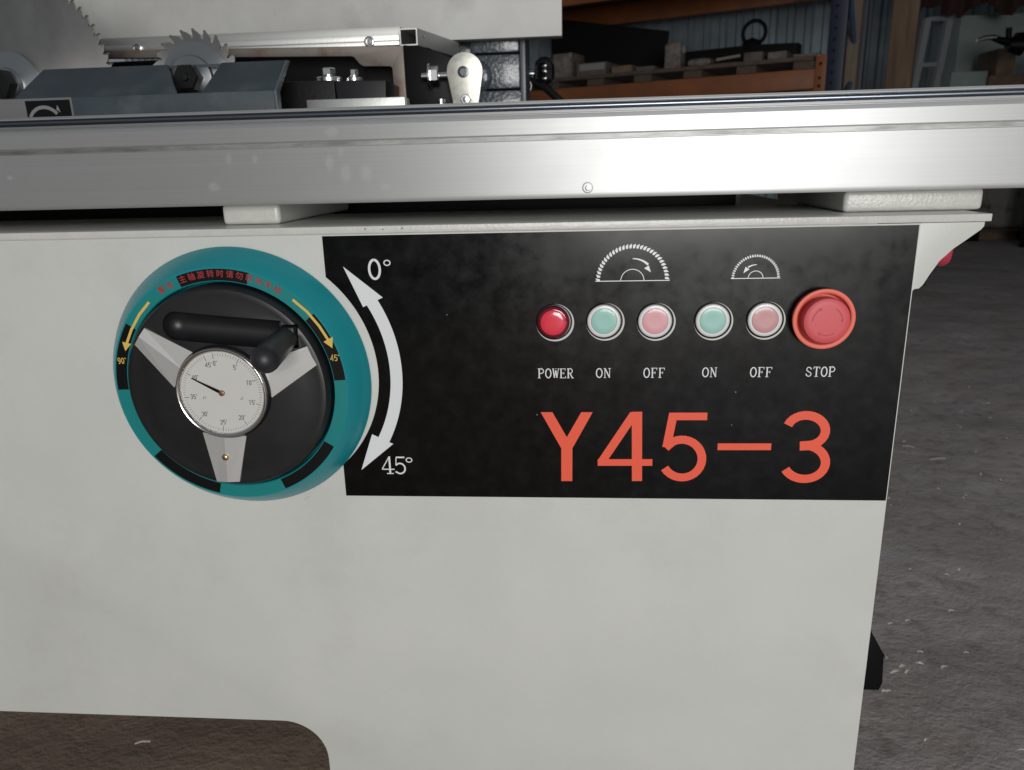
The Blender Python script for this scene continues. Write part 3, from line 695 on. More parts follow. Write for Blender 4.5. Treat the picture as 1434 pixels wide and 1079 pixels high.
# ================================================================== BLADES AND PARTS BEHIND THE BEAM
def saw_blade(name, label, uv, y, R_, nt, hub, group=None):
    c = onY(*uv, y); th = .0022
    t = thing(name, label, 'saw blade', (c.x, y, c.z-R_))
    pts = []; d = 360/nt; Rg = R_ - (.0105 if nt < 40 else .0075)
    for i in range(nt):
        a = i*d
        for r, f in ((Rg, 0), (Rg+.0008, .12), (R_, .06), (R_*.998, .22), (R_-(R_-Rg)*.35, .62), (R_-(R_-Rg)*.62, .86), (Rg+.0012, .95)):
            b = R(a+f*d); pts.append(Vector((c.x+r*math.sin(b), y, c.z+r*math.cos(b))))
    bd = MB().prism(pts, (0, th, 0)).build('blade_disc', BLADE, t)
    mb = MB()
    for i in range(nt):
        b0, b1 = R((i+.07)*d), R((i+.22)*d)
        q = [Vector((c.x+r*math.sin(b), y-.0004, c.z+r*math.cos(b))) for r, b in ((R_*.965, b0), (R_+.0006, b0), (R_+.0006, b1), (R_*.965, b1))]
        mb.prism(q, (0, th+.0008, 0))
    tt = mb.build('carbide_teeth', mat('carbide', (.20, .19, .18), .4, .9), t); tt['kind'] = 'stuff'
    for prof, m, nm in hub:
        MB().lathe(prof, c, n=6 if nm == 'arbor_nut' else 64).build(nm, m, t, 30)
    return c
saw_blade('main_saw_blade', 'large fine-toothed circular saw blade rising from the blue-grey cover', (18, 121), .415, .141, 72,
          [([(.0425, .0002), (.0425, .006), (.040, .0085), (.022, .010), (.020, .016), (0, .016)], COLLAR, 'flange'), ([(.019, .016), (.019, .030), (.010, .031), (0, .031)], BLACKM, 'arbor_nut')])
saw_blade('scoring_saw_blade', 'small coarse-toothed scoring blade with shiny flange and black arbor nut', (276, 112), .415, .0595, 24,
          [([(.0445, .0002), (.0445, .002), (.040, .0035), (.028, .012), (.0265, .0155), (.021, .016), (0, .016)], COLLAR, 'flange'), ([(.0165, .016), (.0165, .030), (.0150, .032), (0, .032)], BLACKM, 'arbor_nut'), ([(.0050, .0318), (.0050, .037), (0, .0375)], BLACKM, 'arbor_end')])

def build_cover():
    y0, y1 = .345, .395         # foot and top of the sloping face
    tp = lambda u, v: onY(u, v, y1); br_ = lambda u, v: onY(u, v, y0)
    zt = tp(220, 91.5).z; zk = br_(200, 133).z; zb = .104
    xl = -.75; xr = br_(383, 130).x
    gb = thing('blade_cover', 'blue-grey painted blade cover with sloping top and notches below both saw blades', 'blade cover', ((xl+xr)/2, .37, zb))
    MB().box(xl, xr, y0, y0+.004, zb, zk, .0006).build('front_plate', GUARD, gb, 40)
    g = [Vector((xr+.0002, y_, z_)) for y_, z_ in ((y0+.0005, zk), (y1, zt), (y1+.009, zt), (y0+.014, zk-.001), (y0+.014, zb), (y0+.0005, zb))]
    MB().prism(g, (.003, 0, 0), .0005).build('end_edge', mat('pale_blue_grey_edge', (.10, .12, .135), .5), gb, 40)
    nrm = Vector((0, zt-zk, -(y1-y0))).normalized(); th = -nrm*.003
    def slope(u0t, u0b, u1t, u1b):
        P = [Vector((tp(u0t, 93).x, y1, zt)), Vector((tp(u1t, 90).x, y1, zt)), Vector((br_(u1b, 130).x, y0, zk)), Vector((br_(u0b, 130).x, y0, zk))]
        P[1].x = min(P[1].x, xr); P[2].x = min(P[2].x, xr)
        MB().prism(P, (0, .003, -.0005), .0003).build('sloping_plate', GUARD, gb, 40)
    slope(60, 17, 234, 247); slope(311, 282, 400, 400)
    MB().box(tp(60, 93).x, xr, y1+.0035, .409, zt-.004, zt-.0006).build('top_flange', GUARD, gb)
    # label with an arrow
    l0 = br_(-30, 141); l1 = br_(100, 137); z1 = br_(60, 138).z
    lb = MB().box(l0.x, l1.x, y0-.0006, y0-.0002, zb+.001, z1).build('rotation_label', mat('grey_white_label', (.17, .17, .168), .5), gb)
    k0 = br_(35, 141).x; k1 = br_(97.5, 139).x
    MB().box(k0, k1, y0-.0009, y0-.0007, zb+.001, z1-.0025).build('label_field', BLACKF, lb)
    m_ = br_(66, 176); mb = MB(); A = arc(m_.x, m_.z, br_(66, 150.5).z-m_.z, -62, 52, 22, y0-.0011); stroke(mb, A, .0040)
    mb.face([br_(u, v)+Vector((0, -.0013, 0)) for u, v in ((81, 147), (86, 158), (80, 154))]); mb.build('rotation_arrow', mat('label_white', (.22, .22, .22), .5), lb)
build_cover()

def flatbox(name, m, u0, u1, v0, v1, y, dy, label=None, cat=None, parent=None, bev=.0006, zfoot=None):
    a = onY(u0, v0, y); b = onY(u1, v1, y); z0 = b.z if zfoot is None else zfoot
    o = MB().box(a.x, b.x, y, y+dy, z0, a.z, bev).build(name, m, parent, 40)
    if label: tag(o, label, cat)
    return o
DECK = .1041
# bolted clamp: black block, washers and bolts
def build_clamp():
    y = .44
    a = onY(388, 114, y); b = onY(540, 113, y)
    t = thing('bolted_clamp_block', 'black clamp block holding two upright zinc bolts on round washers', 'clamp', ((a.x+b.x)/2, y+.04, DECK))
    m1 = onY(468, 114, y)
    MB().box(a.x, m1.x, y, y+.09, DECK, a.z-.001, .002).build('block', mat('dark_brown_black', (.007, .006, .006), .5, bump=.3, bscale=200, spec=.25), t, 40)
    q = [m1+Vector((.001, 0, 0)), b, onY(538, 140, y), onY(474, 140, y)]; q[2].z = q[3].z = DECK
    MB().prism(q, (0, .085, 0), .001).build('wedge_block', mat('satin_black_steel', (.012, .012, .015), .45, spec=.3), t, 40)
    for u, v, wr, af, h, sc in ((461, 112.5, .0170, .0165, .0085, 1), (496.5, 113.5, .0105, .0098, .0072, .7)):
        c = onY(u, v, y+.02); c.z = a.z-.0012
        w = MB().lathe([(0, 0), (wr*1.02, 0), (wr*1.02, .0045*sc), (wr*.95, .0055*sc), (0, .0055*sc)], c, (0, 0, 1), 40).build('washer', BOLT, t, 40)
        mb = MB(); mb.lathe([(0, 0), (wr*.5, 0), (wr*.5, .003), (0, .003)], c+Vector((0, 0, .0055*sc)), (0, 0, 1), 24)
        hexnut(mb, c+Vector((0, 0, .0055*sc+.003)), (.0, .0, 1), af, h); mb.build('hex_bolt', BOLT, w, 30)
build_clamp()
o = flatbox('packing_plate', ALUS, 429, 567, 140.5, 149, .40, .03, 'flat pale aluminium plate lying in front of the clamp block', 'plate', zfoot=DECK)

# rusty bracket with a stepped lower edge, black bearing housing beside it
def build_bracket():
    y = .52
    t = thing('trunnion_bracket', 'raw steel bracket spotted with rust, joined to a black housing', 'bracket', (onY(500, 100, y).x, y, DECK))
    px = [(-20, 74), (564, 64), (569, 131), (553, 131.5), (549.5, 96), (547, 93), (509, 93), (504, 90), (495.5, 80), (491, 79), (-20, 83)]
    P = [onY(u, v, y) for u, v in px]; P[2].z = P[3].z = DECK
    MB().prism(P, (0, .012, 0), .0005).build('steel_plate', RUSTY, t, 40)
    q = [onY(u, v, y+.002) for u, v in ((565, 63), (600, 67), (635, 83), (635, 132), (570, 132))]; q[3].z = q[4].z = DECK
    MB().prism(q, (0, .08, 0), .001).build('black_housing', BLACKC, t, 40)
    MB().box(onY(-60, 80, y).x, onY(560, 80, y).x, y+.05, y+.058, DECK, onY(400, 70, y).z).build('inner_web', BLACKC, t)
    c = onY(601, 107, y-.012)
    ax = Vector((1, 0, 0))
    MB().lathe([(0, 0), (.0165, 0), (.0165, .0025), (0, .0025)], c, ax, 32).build('washer', BOLT, t, 40)
    mb = MB(); hexnut(mb, c+Vector((.003, 0, 0)), (1, 0, 0), .0225, .011); mb.build('hex_nut', BOLT, t)
    MB().tube([c+Vector((-.01, .0, 0)), c+Vector((.046, 0, 0))], .0048, 16).build('stud', BOLT, t, 60)
build_bracket()
def build_pear():
    y = .495; c = onY(650.5, 100, y); k = (y-CAM.y)/F_PX*1.02
    pts = []
    for i in range(25):
        a = R(-102+204*i/24); pts.append(Vector((c.x+23.2*k*math.sin(a), y, c.z+23*k*math.cos(a))))
    b = onY(665, 143, y); d = onY(640, 143, y); pts += [Vector((b.x, y, DECK)), Vector((d.x, y, DECK))]
    t = MB().prism(pts, (0, .006, 0), .0007).build('pear_shaped_plate', ZINC, None, 40)
    tag(t, 'zinc pear-shaped link plate with a bolt hole, upright before the dark casting', 'link plate')
    MB().lathe([(.0075, .0003), (.0072, .0012), (.0050, .0016), (.0045, .0005), (0, .0005)], onY(648.5, 101, y), n=28).build('pin_end', mat('dark_pin_steel', (.12, .13, .14), .35, .9), t, 40)
    mb = MB(); q = onY(653, 140, y); q.z = max(q.z, DECK+.007); hexnut(mb, q+Vector((0, -.0005, 0)), (0, -1, 0), .013, .006); mb.lathe([(.004, .006), (.004, .010), (0, .0105)], q, n=16)
    mb.build('hex_nut', BOLT, t)
    # small bolt head beside it
    p = onY(618, 145, .48); mb = MB(); p.z = DECK+.0002; top = onY(618, 139.5, .48).z; mb.lathe([(0, 0), (.0045, 0), (.0045, top-p.z-.003), (.0055, top-p.z-.003), (.0055, top-p.z), (0, top-p.z+.0003)], p, (0, 0, 1), 16)
    tag(mb.build('cap_screw', BOLT, None, 40), 'bright zinc cap screw standing by the link plate', 'screw')
build_pear()
def build_casting():
    y = .768
    a = onY(655, 60, y); b = onY(727, 60, y); zt = onY(700, 52, y).z+.02
    t = thing('casting_column', 'dark blue-grey rough cast column under the cream board', 'casting', ((a.x+b.x)/2, y+.06, DECK))
    z1 = onY(700, 75, y).z; z2 = onY(700, 126, y).z; yb = y+.13
    MB().box(a.x, b.x, y, yb, z2+.0015, z1-.0015, .003).build('middle_block', CAST, t, 40)
    MB().box(a.x+.003, b.x-.001, y+.003, yb, z1+.0015, zt, .003).build('upper_block', CAST, t, 40)
    MB().box(a.x-.012, b.x+.002, y-.004, yb, DECK, z2-.0015, .003).build('lower_block', CAST, t, 40)
    MB().box(b.x+.0005, b.x+.010, y-.002, yb, DECK, zt, .0015).build('side_flange', mat('dark_blue_grey_smooth', (.055, .068, .085), .35), t, 40)
    mb = MB(); c = onY(668, 108, y); mb.lathe([(.026, .0), (.022, .004), (.014, .006), (0, .007)], c, (-.1, -1, 0), 28); mb.build('boss', CAST, t, 50)
    mb = MB(); mb.box(a.x-.055, a.x+.002, y+.05, yb, z1, zt-.004, .003); mb.build('arm', CAST, t, 40)
build_casting()
def build_board():
    y = .735
    a = onY(640, 55, y); b = onY(787, 51.5, y); z = (a.z+b.z)/2
    o = MB().box(-.85, b.x, y, y+.03, z, z+.50, .0012).build('overhead_panel', PLATEC, None, 40)
    tag(o, 'plain cream upright panel mounted above the dark casting', 'panel')
    return z
ZB = build_board()
# aluminium fence with a square tube end
def build_fence():
    y = .585
    t = thing('cross_fence', 'aluminium fence bar with screws and an open square tube end', 'fence', (onY(400, 60, y).x, y, onY(400, 70, y).z))
    xl = -.70; e = onY(558.5, 50, y); zt = onY(558, 48, y).z; zb = onY(558, 63, y).z
    zt2 = onY(558, 38.5, y+.02).z
    MB().box(xl, e.x, y, y+.02, zb, zb+(zt-zb)*.40, .0004).build('lower_lip', ALUS, t, 40)
    MB().box(xl, e.x, y+.0008, y+.02, zb+(zt-zb)*.44, zt, .0004).build('upper_lip', ALUS, t, 40)
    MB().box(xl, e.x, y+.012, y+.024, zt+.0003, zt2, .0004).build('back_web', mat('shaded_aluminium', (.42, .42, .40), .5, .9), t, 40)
    for u, v in ((517.5, 59), (193, 68)):
        c = onY(u, v, y)
        MB().lathe([(.0076, .0), (.0076, .0018), (.0068, .0026), (.0056, .0028), (.0054, .0014), (.0034, .0012), (.0030, .0024), (0, .0026)], c, n=28).build('button_screw', BOLT, t, 40)
    # square tube running back to the right
    c0 = onY(559, 40.5, y-.012); c1 = onY(585, 63.5, y-.012)
    x0, x1, z1, z0 = c0.x, c1.x, c0.z, c1.z; th = .0016; far = onZ(643, 81, z0); L_ = far.y-(y-.012); sk = far.x-x1; print('tube', L_, sk)
    q = lambda x, dy, z: Vector((x + sk*dy/L_*1.0, y-.012+dy, z))
    mb = MB()
    for (xa, xb, za, zb_) in ((x0, x0+th, z0, z1), (x1-th, x1, z0, z1), (x0+th, x1-th, z1-th, z1), (x0+th, x1-th, z0, z0+th)):
        mb.prism([q(xa, 0, za), q(xb, 0, za), q(xb, 0, zb_), q(xa, 0, zb_)], (sk, L_, 0))
    mb.build('square_tube', ALUS, t)
    MB().lathe([(.0016, 0), (.0015, .0012), (0, .0014)], q(x1, .022, (z0+z1)/2+.003), (1, 0, 0), 12).build('rivet', BOLT, t)
build_fence()
# clamp knob behind the casting
def build_knob():
    y = .98; c = onY(757, 103, y)
    t = thing('clamping_knob', 'glossy black lobed clamping knob on a bent lever beside the casting', 'knob', (c.x, y, DECK))
    mb = MB(); t_ = bmesh.new(); prof = [(0, -.012), (.012, -.012), (.022, -.009), (.028, 0), (.029, .010), (.026, .020), (.018, .026), (0, .028)]; rings = []
    for r, h in prof:
        rings.append([t_.verts.new(c+Vector((h, r*(1+.10*math.cos(5*a_))*math.cos(a_), r*(1+.10*math.cos(5*a_))*math.sin(a_)))) for a_ in [2*math.pi*q_/60 for q_ in range(60)]])
    for A_, B_ in zip(rings, rings[1:]):
        for q_ in range(60): t_.faces.new((A_[q_], B_[q_], B_[(q_+1) % 60], A_[(q_+1) % 60]))
    bmesh.ops.remove_doubles(t_, verts=t_.verts[:], dist=1e-6); bmesh.ops.recalc_face_normals(t_, faces=t_.faces[:])
    mb.join(t_); mb.build('lobed_grip', KNOB, t, 50)
    MB().tube([c+Vector((-.045, 0, 0)), c+Vector((0, 0, 0))], .008, 16).build('shaft', BOLT, t, 60)
    e = onY(786, 143, y-.03); e2 = Vector((e.x+.02, e.y-.01, DECK-.01))
    MB().tube([c+Vector((-.02, -.01, -.012)), onY(765, 124, y-.02), e, e2], [.007, .0075, .008, .008], 14).build('lever', BLACKM, t, 60)
    A = [onY(731+13*math.cos(R(a)), 121-11*math.sin(R(a)), y-.03) for a in range(-80, 75, 10)]
    MB().tube(A, .0014, 8).build('wire_loop', mat('white_wire', (.55, .55, .53), .4), t, 60)
build_knob()

# ================================================================== BACKGROUND
ev = Vector((22.37, -10.59, 0)).normalized(); bv = Vector((-ev.y, ev.x, 0))          # along the rack (right = nearer) and away from the camera
dq = ray(1168, 100); Q = CAM + dq*((3.55-CAM.y)/dq.y); Q.z = 0
def rk(u, v, off=0.0):
    d = ray(u, v); s = ((Q + bv*off - CAM).dot(bv))/d.dot(bv); p = CAM + d*s; return (p-Q).dot(ev), p.z      # (distance along the rack, height)
RM = Matrix(((ev.x, bv.x, 0, Q.x), (ev.y, bv.y, 0, Q.y), (0, 0, 1, 0), (0, 0, 0, 1)))
def rbox(name, m, x0, x1, y0, y1, z0, z1, parent=None, bev=.003):
    return MB().box(x0, x1, y0, y1, z0, z1, bev, 2, RM).build(name, m, parent, 40)
UPW = rk(1180, 100)[0]-rk(1157, 100)[0]
rack = thing('pallet_rack', 'pallet rack with orange beams and blue uprights along the corrugated wall', 'rack', tuple(RM @ Vector((-1, .4, FLOOR))))
xu0 = rk(1157, 100)[0]; xu1 = xu0+UPW; xleft = xu0-2.75
zsh = rk(1155, 91)[1]; zshb = rk(1155, 123)[1]
zup0 = rk(800, 7)[1]
def build_rack():
    for x0 in (xu0, xleft-UPW):
        for y0 in (0.0, .80):
            up_ = rbox('upright', BLUE, x0, x0+UPW, y0, y0+.07, FLOOR+.012, 2.4, rack)
            if y0 == 0.0:
                if x0 == xu0:
                    for i in range(22):
                        MB().lathe([(.008, .0004), (.006, .0006), (0, .0006)], RM @ Vector((x0+UPW*.35, -.0002, .30+i*.05)), -bv, 8).build('slot_hole', mat('hole_black', (.002, .002, .002), .9), up_)
        br_ = MB()
        zz = [FLOOR+.2, .1, .55, 1.0, 1.5]
        for i in range(4):
            p = RM @ Vector((x0+UPW/2, .07 if i % 2 else .80, zz[i])); q = RM @ Vector((x0+UPW/2, .80 if i % 2 else .07, zz[i+1]))
            br_.tube([p, q], .014, 8)
        br_.build('brace', mat('light_blue_brace', (.05, .10, .17), .5), rack, 50)
        rbox('foot_plate', BLUE, x0-.02, x0+UPW+.02, -.03, .10, FLOOR+.002, FLOOR+.0115, rack, 0)
    for y0 in (.0, .82):
        for zt, zb_ in ((zsh-.012, zshb), (zup0+.12, zup0)):
            if y0 > 0: y0_ = .80-.05
            else: y0_ = .012
            bm_ = rbox('beam', ORANGE, xleft, xu0-.001, y0_, y0_+.05, zb_, zt, rack, .004)
            if y0 == 0:
                rbox('end_plate', ORANGE, xu0-.055, xu0-.0015, y0_-.006, y0_-.0005, zb_-.03, zt+.06, bm_, .002)
                for z in (zb_+.01, (zb_+zt)/2, zt+.02):
                    MB().lathe([(.008, .0004), (0, .0006)], RM @ Vector((xu0-.03, y0_-.0065, z)), -bv, 10).build('slot_hole', MATS['hole_black'], bm_)
    x = xleft+.02; zt = zup0+.1206
    while x < xu0-.1:
        rbox('deck_board', WOODG, x, x+.11, .02, .84, zt, zt+.02, rack, .002); x += .125
    return
build_rack()
# pallet on the lower beams: deck planks lengthwise, bearers across
ztop = rk(1000, 100)[1]
def build_pallet():
    zp = zsh-.0118
    t = thing('long_pallet', 'grey wooden pallet lying across the orange beams', 'pallet', tuple(RM @ Vector((xu0-1.3, .4, zp))))
    x0 = xleft+.03; x1 = xu0-.06
    n = 10
    for i in range(n):
        x = x0+(x1-x0-.1)*i/(n-1)
        rbox('bearer', WOODG, x, x+.10, .005, .82, zp+.0003, zp+.038, t, .003)
    for j in range(6):
        y = -.01+.14*j; rbox('plank', WOODG, x0-.01, x1+.01+random.uniform(-.02, .01), y, y+.115, zp+.0385, zp+.058, t, .002)
    return zp+.0582
ZP = build_pallet()
def onrack(name, m, u0, u1, vt, off, dep, label, cat, bev=.006, tilt=0, extra=None):
    x0 = rk(u0, vt+15, off)[0]; x1 = rk(u1, vt+15, off)[0]; z1 = rk((u0+u1)/2, vt, off)[1]
    o = MB().box(x0, x1, off, off+dep, ZP, z1, bev, 2, RM).build(name, m, None, 40)
    tag(o, label, cat, 'goods on the pallet rack'); return o
onrack('wrapped_carton', WRAP, 774, 801, 75, .05, .18, 'pale carton wrapped in shiny film beside the clamping knob', 'carton')
c_ = onrack('flat_carton', GREYB, 807, 849, 88, .05, .2, 'low dark carton with a white strip on its front', 'carton')
x0, z_ = rk(812, 91, .05); x1, z0_ = rk(847, 97, .05); rbox('white_strip', mat('dull_white_paper', (.22, .21, .20), .7), x0, x1, .046, .0495, z0_, z_, c_, 0)
onrack('small_carton', KRAFT, 856, 884, 92, .05, .15, 'small brown carton between two grey cartons on the pallet', 'carton')
onrack('grey_block', GREYB, 890, 916, 93, .04, .15, 'plain low grey block beside the tall film-wrapped stack', 'block')
onrack('wrapped_stack', WRAP, 930.5, 953, 60, .03, .10, 'tall narrow brown stack wrapped in film', 'stack', .012)
onrack('tied_bag', WRAP, 961, 995, 81, .04, .16, 'squat crumpled plastic bag right of the tall wrapped stack', 'bag', .03)
onrack('flat_tray', GREYB, 1001, 1033, 88, .04, .2, 'flat dark tray with a pale rod laid across it', 'tray')
p0 = RM @ Vector((rk(1002, 85, .05)[0], .06, rk(1002, 84, .05)[1])); p1 = RM @ Vector((rk(1034, 76, .05)[0], .09, rk(1034, 77, .05)[1]))
tag(MB().tube([p0, p1], .008, 8).build('pale_rod', mat('pale_wood_rod', (.24, .20, .16), .7), None, 60), 'thin pale rod lying slanted over the flat tray', 'rod', 'goods on the pallet rack')
onrack('square_carton', GREYB, 1041, 1067, 73, .04, .2, 'square grey carton with a plain front', 'carton')
c_ = onrack('banded_carton', GREYB, 1074, 1101, 72, .04, .2, 'grey-brown carton banded with pale film', 'carton')
x0, z_ = rk(1076, 75, .04); x1, z0_ = rk(1099, 82, .04); rbox('film_band', WRAP, x0, x1, .036, .0395, z0_, z_, c_, 0)
onrack('long_carton', WRAP, 1110, 1147, 75, .04, .22, 'low long film-wrapped carton next to the blue upright', 'carton')
x0, zt_ = rk(770, 30, .5); x1, z1_ = rk(935, 43, .5)
tag(MB().prism([RM @ Vector(p) for p in ((x0, .52, ZP), (x1-.04, .52, ZP), (x1, .52, z1_), (x0, .52, zt_+.02))], bv*.02, .002).build('black_sheet', DARKB, None, 40), 'large black sheet standing at the back of the pallet', 'sheet', 'goods on the pallet rack')
x0, zz_ = rk(950, 72, .45); x1, _ = rk(1105, 66, .45)
tag(MB().prism([RM @ Vector(p) for p in ((x0, .45, ZP), (x1+.05, .45, ZP), (x1+.05, .45, rk(1105, 61, .45)[1]), (x1-.2, .45, rk(1060, 62, .45)[1]), (x0, .45, rk(950, 74, .45)[1]))], bv*.1, .004).build('dark_bundle', DARKB, None, 40), 'long dark bundle lying behind the cartons', 'bundle', 'goods on the pallet rack')
xc, zc_ = rk(1054, 45, .46); rr_ = abs(rk(1070, 45, .46)[0]-rk(1038, 45, .46)[0])/2
A = [RM @ Vector((xc+rr_*math.sin(R(a)), .50, zc_+rr_*math.cos(R(a)))) for a in range(0, 361, 12)]
hs = MB().tube(A, .011, 10, False); hs.lathe([(0, 0), (.06, 0), (.05, .05), (0, .07)], RM @ Vector((xc-.01, .50, rk(1052, 62, .46)[1]-.03)), (0, 0, 1), 14)
tag(hs.build('hose_loop', DARKB, None, 60), 'black hose coiled upright in a ring against the corrugated wall', 'hose', 'goods on the pallet rack')

# corrugated wall behind the rack, ending at the brown post, and the far wall of the shed
def corrugated(name, M, x0, x1, pitch, z1):
    mb = MB(); P = []; x = x0
    while x < x1:
        P += [(x, 0), (x+pitch*.38, 0), (x+pitch*.50, -pitch*.2), (x+pitch*.80, -pitch*.2), (x+pitch*.92, 0)]; x += pitch
    a = [M @ Vector((px_, py_, FLOOR)) for px_, py_ in P]; b = [M @ Vector((px_, py_, z1)) for px_, py_ in P]
    for i in range(len(P)-1): mb.face((a[i], a[i+1], b[i+1], b[i]))
    o = mb.build(name, SHEETM); o['kind'] = 'structure'
WOFF = 1.05
corrugated('back_wall', RM @ Matrix.Translation((0, WOFF, 0)), -7.0, rk(1206, 60, WOFF)[0], .105, 3.2)
corrugated('far_wall', Matrix.Translation((0, 10.5, 0)), 2.0, 9.0, .19, 3.2)
o = MB().box(-7, 10, 1.2, 11, 3.2, 3.25).build('shade_roof', mat('dark_shade_roof', (.05, .05, .05), .8)); o['kind'] = 'structure'  # unseen roof, added to keep ambient light off the background
o = MB().box(8.2, 8.25, .8, 11, FLOOR, 3.199).build('shade_wall', mat('dark_shade_wall', (.05, .05, .05), .8)); o['kind'] = 'structure'  # out-of-view wall, added with the roof to darken the back
# posts right of the rack
def post(name, m, u0, u1, off, dep, label, h=3.19):
    x0 = rk(u0, 60, off)[0]; x1 = rk(u1, 60, off)[0]
    o = MB().box(x0, x1, off, off+dep, FLOOR, h, .006, 2, RM).build(name, m, None, 40); tag(o, label, 'post')
post('pale_post', mat('pale_tan_wood', (.19, .15, .11), .75, col2=(.12, .095, .07), nscale=5, stretch=(6, 6, .6)), 1181, 1203, .62, .10, 'pale tan timber post just right of the blue upright')
post('brown_post', WOODT, 1245, 1282, .85, .12, 'broad reddish brown timber post beside the ladder')
# far right corner of the shed, about seven metres off
def far(u, v, y): return onY(u, v, y)
def build_ladder():
    y = 7.2
    def foot(u0, v0, u1, v1):
        a = far(u1, v1, y); b = far(u0, v0, y); d = b-a; return a, a+d*((FLOOR+.002-a.z)/d.z)
    a0, b0 = foot(1284, 112, 1301, 25); a1, b1 = foot(1314, 112, 1332, 24)
    t = thing('step_ladder', 'aluminium ladder leaning in the dark beside the brown post', 'ladder', ((b0.x+b1.x)/2, y, FLOOR))
    w = Vector((.026, 0, 0))
    for a, b in ((a0, b0), (a1, b1)):
        MB().prism([a-w, a+w, b+w, b-w], (0, .07, 0)).build('stile', LADDER, t)
    hz = Vector((0, 0, .018))
    for k in (.004, .20, .37, .54, .71, .88):
        p = a0.lerp(b0, k)+w+Vector((0, .02, 0)); q = a1.lerp(b1, k)-w+Vector((0, .02, 0))
        MB().prism([p+hz, q+hz, q-hz, p-hz], (0, .03, 0)).build('rung', LADDER, t)
build_ladder()
def far_box(name, m, u0, u1, vt, y, dep, label, cat, zf=FLOOR, bev=.012):
    a = far(u0, vt, y); b = far(u1, vt, y)
    o = MB().box(a.x, b.x, y, y+dep, zf, a.z, bev, 2).build(name, m, None, 40); tag(o, label, cat); return o, a.z
far_box('tall_cabinet', PALEC, 1347, 1520, 22, 7.6, .6, 'tall pale green-grey cabinet to the right of the ladder', 'cabinet')
far_box('short_cabinet', PALEC, 1333, 1384, 101, 7.0, .5, 'short pale green-grey cabinet before the tall pale cabinet', 'cabinet')
o, zc1 = far_box('wide_carton', KRAFT, 1386, 1500, 106, 6.95, .5, 'wide brown carton under a smaller carton', 'carton')
far_box('square_brown_carton', KRAFT, 1399, 1425, 68, 7.0, .35, 'small square brown carton standing on a wider carton', 'carton', zf=zc1+.0005)
def build_tarp():
    y = 7.1; a = far(1290, 14, y); b = far(1520, 14, y); mb = MB(); n = 60; A = []
    for i in range(n+1):
        A.append(Vector((a.x+(b.x-a.x)*i/n, y+.05*math.sin(i*.9)+.03*math.sin(i*2.3), a.z-.02+.05*math.sin(i*.35)+.02*math.sin(i*1.1))))
    for i in range(n):
        p, q = A[i], A[i+1]; up_ = lambda v: Vector((v.x, y, 3.19))
        f = [p, q, up_(q), up_(p)]; mb.face(f); r = [v+Vector((0, .015, 0)) for v in f]; mb.face(r[::-1]); mb.face((f[1], f[0], r[0], r[1]))
    tag(mb.build('hanging_tarpaulin', BROWND, None, 60), 'dark red-brown tarpaulin hanging above the pale cabinet', 'tarpaulin')
build_tarp()
def build_lever():
    y = 6.3; f = lambda u, v: far(u, v, y); k = 1.75
    p = f(1490, 64)
    t = thing('machine_handle', 'black machine handle with a bent chrome lever before the pale cabinet', 'handle', (p.x, y, FLOOR))
    MB().tube([f(1368, 57), f(1380, 53.5), f(1392, 52.5), f(1402, 55)], [.013, .020, .020, .014], 12).build('lever', CHROME, t, 60)
    MB().tube([f(1390, 54), f(1405, 58), f(1440, 62), f(1488, 64)], [.018, .03, .034, .034], 12).build('arm', BLACKC, t, 60)
    MB().tube([f(1430, 63), f(1411, 63)], [.085, .05], 20).build('hub', BLACKC, t, 40)
    MB().tube([f(1413, 39), f(1412, 60)], .022, 10).build('stop_pin', BLACKC, t, 50)
    MB().tube([f(1440, 52), f(1422, 53)], .038, 14).build('grip', BLACKC, t, 50)
    MB().tube([p+Vector((0, 0, .03)), Vector((p.x, p.y, FLOOR+.001))], [.07, .09], 20).build('column', BLACKC, t, 50)
build_lever()
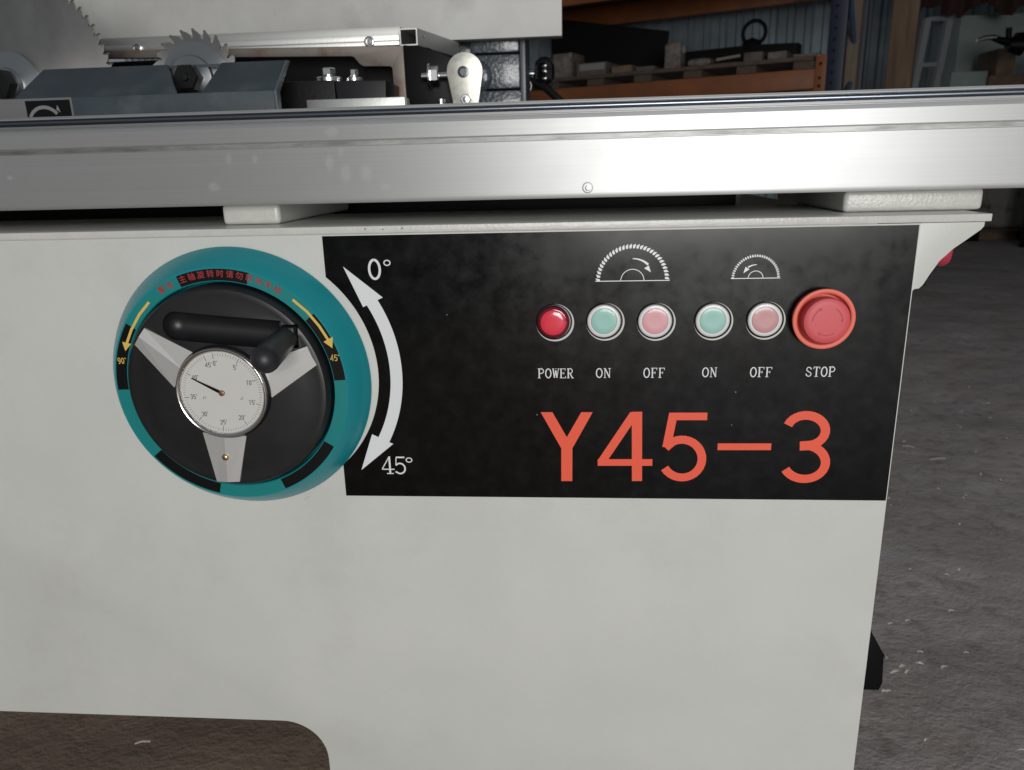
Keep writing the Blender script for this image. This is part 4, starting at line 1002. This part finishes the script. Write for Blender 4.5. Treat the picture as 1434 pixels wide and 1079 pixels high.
# low stack on the floor seen under the beam, right
def build_floor_stack():
    p = onZ(1400, 338, FLOOR); y = p.y
    f0 = onY(1376, 300, y); zt_ = onY(1420, 262, y).z+.10
    t = thing('dark_pallet', 'dark wooden pallet on the floor under the pale bale', 'pallet', (f0.x+.5, y+.4, FLOOR))
    for i in range(3): MB().box(f0.x-.1+i*.5, f0.x+i*.5, y, y+.8, FLOOR+.001, FLOOR+.09, .004).build('bearer', DARKB, t)
    for j in range(5): MB().box(f0.x-.12, f0.x+1.05, y-.01+j*.165, y+.12+j*.165, FLOOR+.0905, FLOOR+.112, .004).build('plank', WOODG, t)
    s_ = MB().box(f0.x-.05, f0.x+1.0, y+.02, y+.7, FLOOR+.1125, zt_, .05, 3).build('pale_bale', mat('dirty_pale_wrap', (.16, .155, .135), .8, col2=(.03, .028, .025), nscale=7, namt=.9, ramp=(.52, .66), bump=.6, bscale=25), None, 60)
    tag(s_, 'dirty pale wrapped bale standing on the dark pallet', 'bale')
build_floor_stack()

# pale shavings and chips on the floor
mb = MB()
def chip(p, l, a, w=.0026):
    l *= 1.5
    d = Vector((math.cos(a), math.sin(a), 0)); n_ = Vector((-d.y, d.x, 0)); p = p + Vector((0, 0, .005))
    q = [p-d*l/2-n_*w/2, p+Vector((0, 0, .002))-n_*w/2, p+d*l/2-n_*w/2, p+d*l/2+n_*w/2, p+Vector((0, 0, .002))+n_*w/2, p-d*l/2+n_*w/2]
    mb.prism(q, (0, 0, .0008))
for u, v, l, a in ((201, 1044, .014, .25), (1313, 645.5, .03, .2), (1343, 801, .008, .9), (1331, 859, .007, .2), (1287, 933, .007, -.3), (1252, 945, .012, .5), (1263, 937, .008, .5), (1270, 944, .009, .8), (1373, 667, .007, 1.2), (1272, 628, .02, -.4),
                   (1243, 972, .005, .2), (1237, 972, .005, .3), (1246, 877, .006, .4), (1321, 938, .007, .4)):
    chip(onZ(u, v, FLOOR), l, a)
for i in range(150):
    chip(Vector((random.uniform(.35, 1.6), random.uniform(.05, 2.2), FLOOR)), random.uniform(.002, .007), random.uniform(0, 3), .0016)
o = mb.build('wood_shavings', SHAV); tag(o, 'pale thin shavings scattered on the dark floor', 'shavings', None, 'stuff')
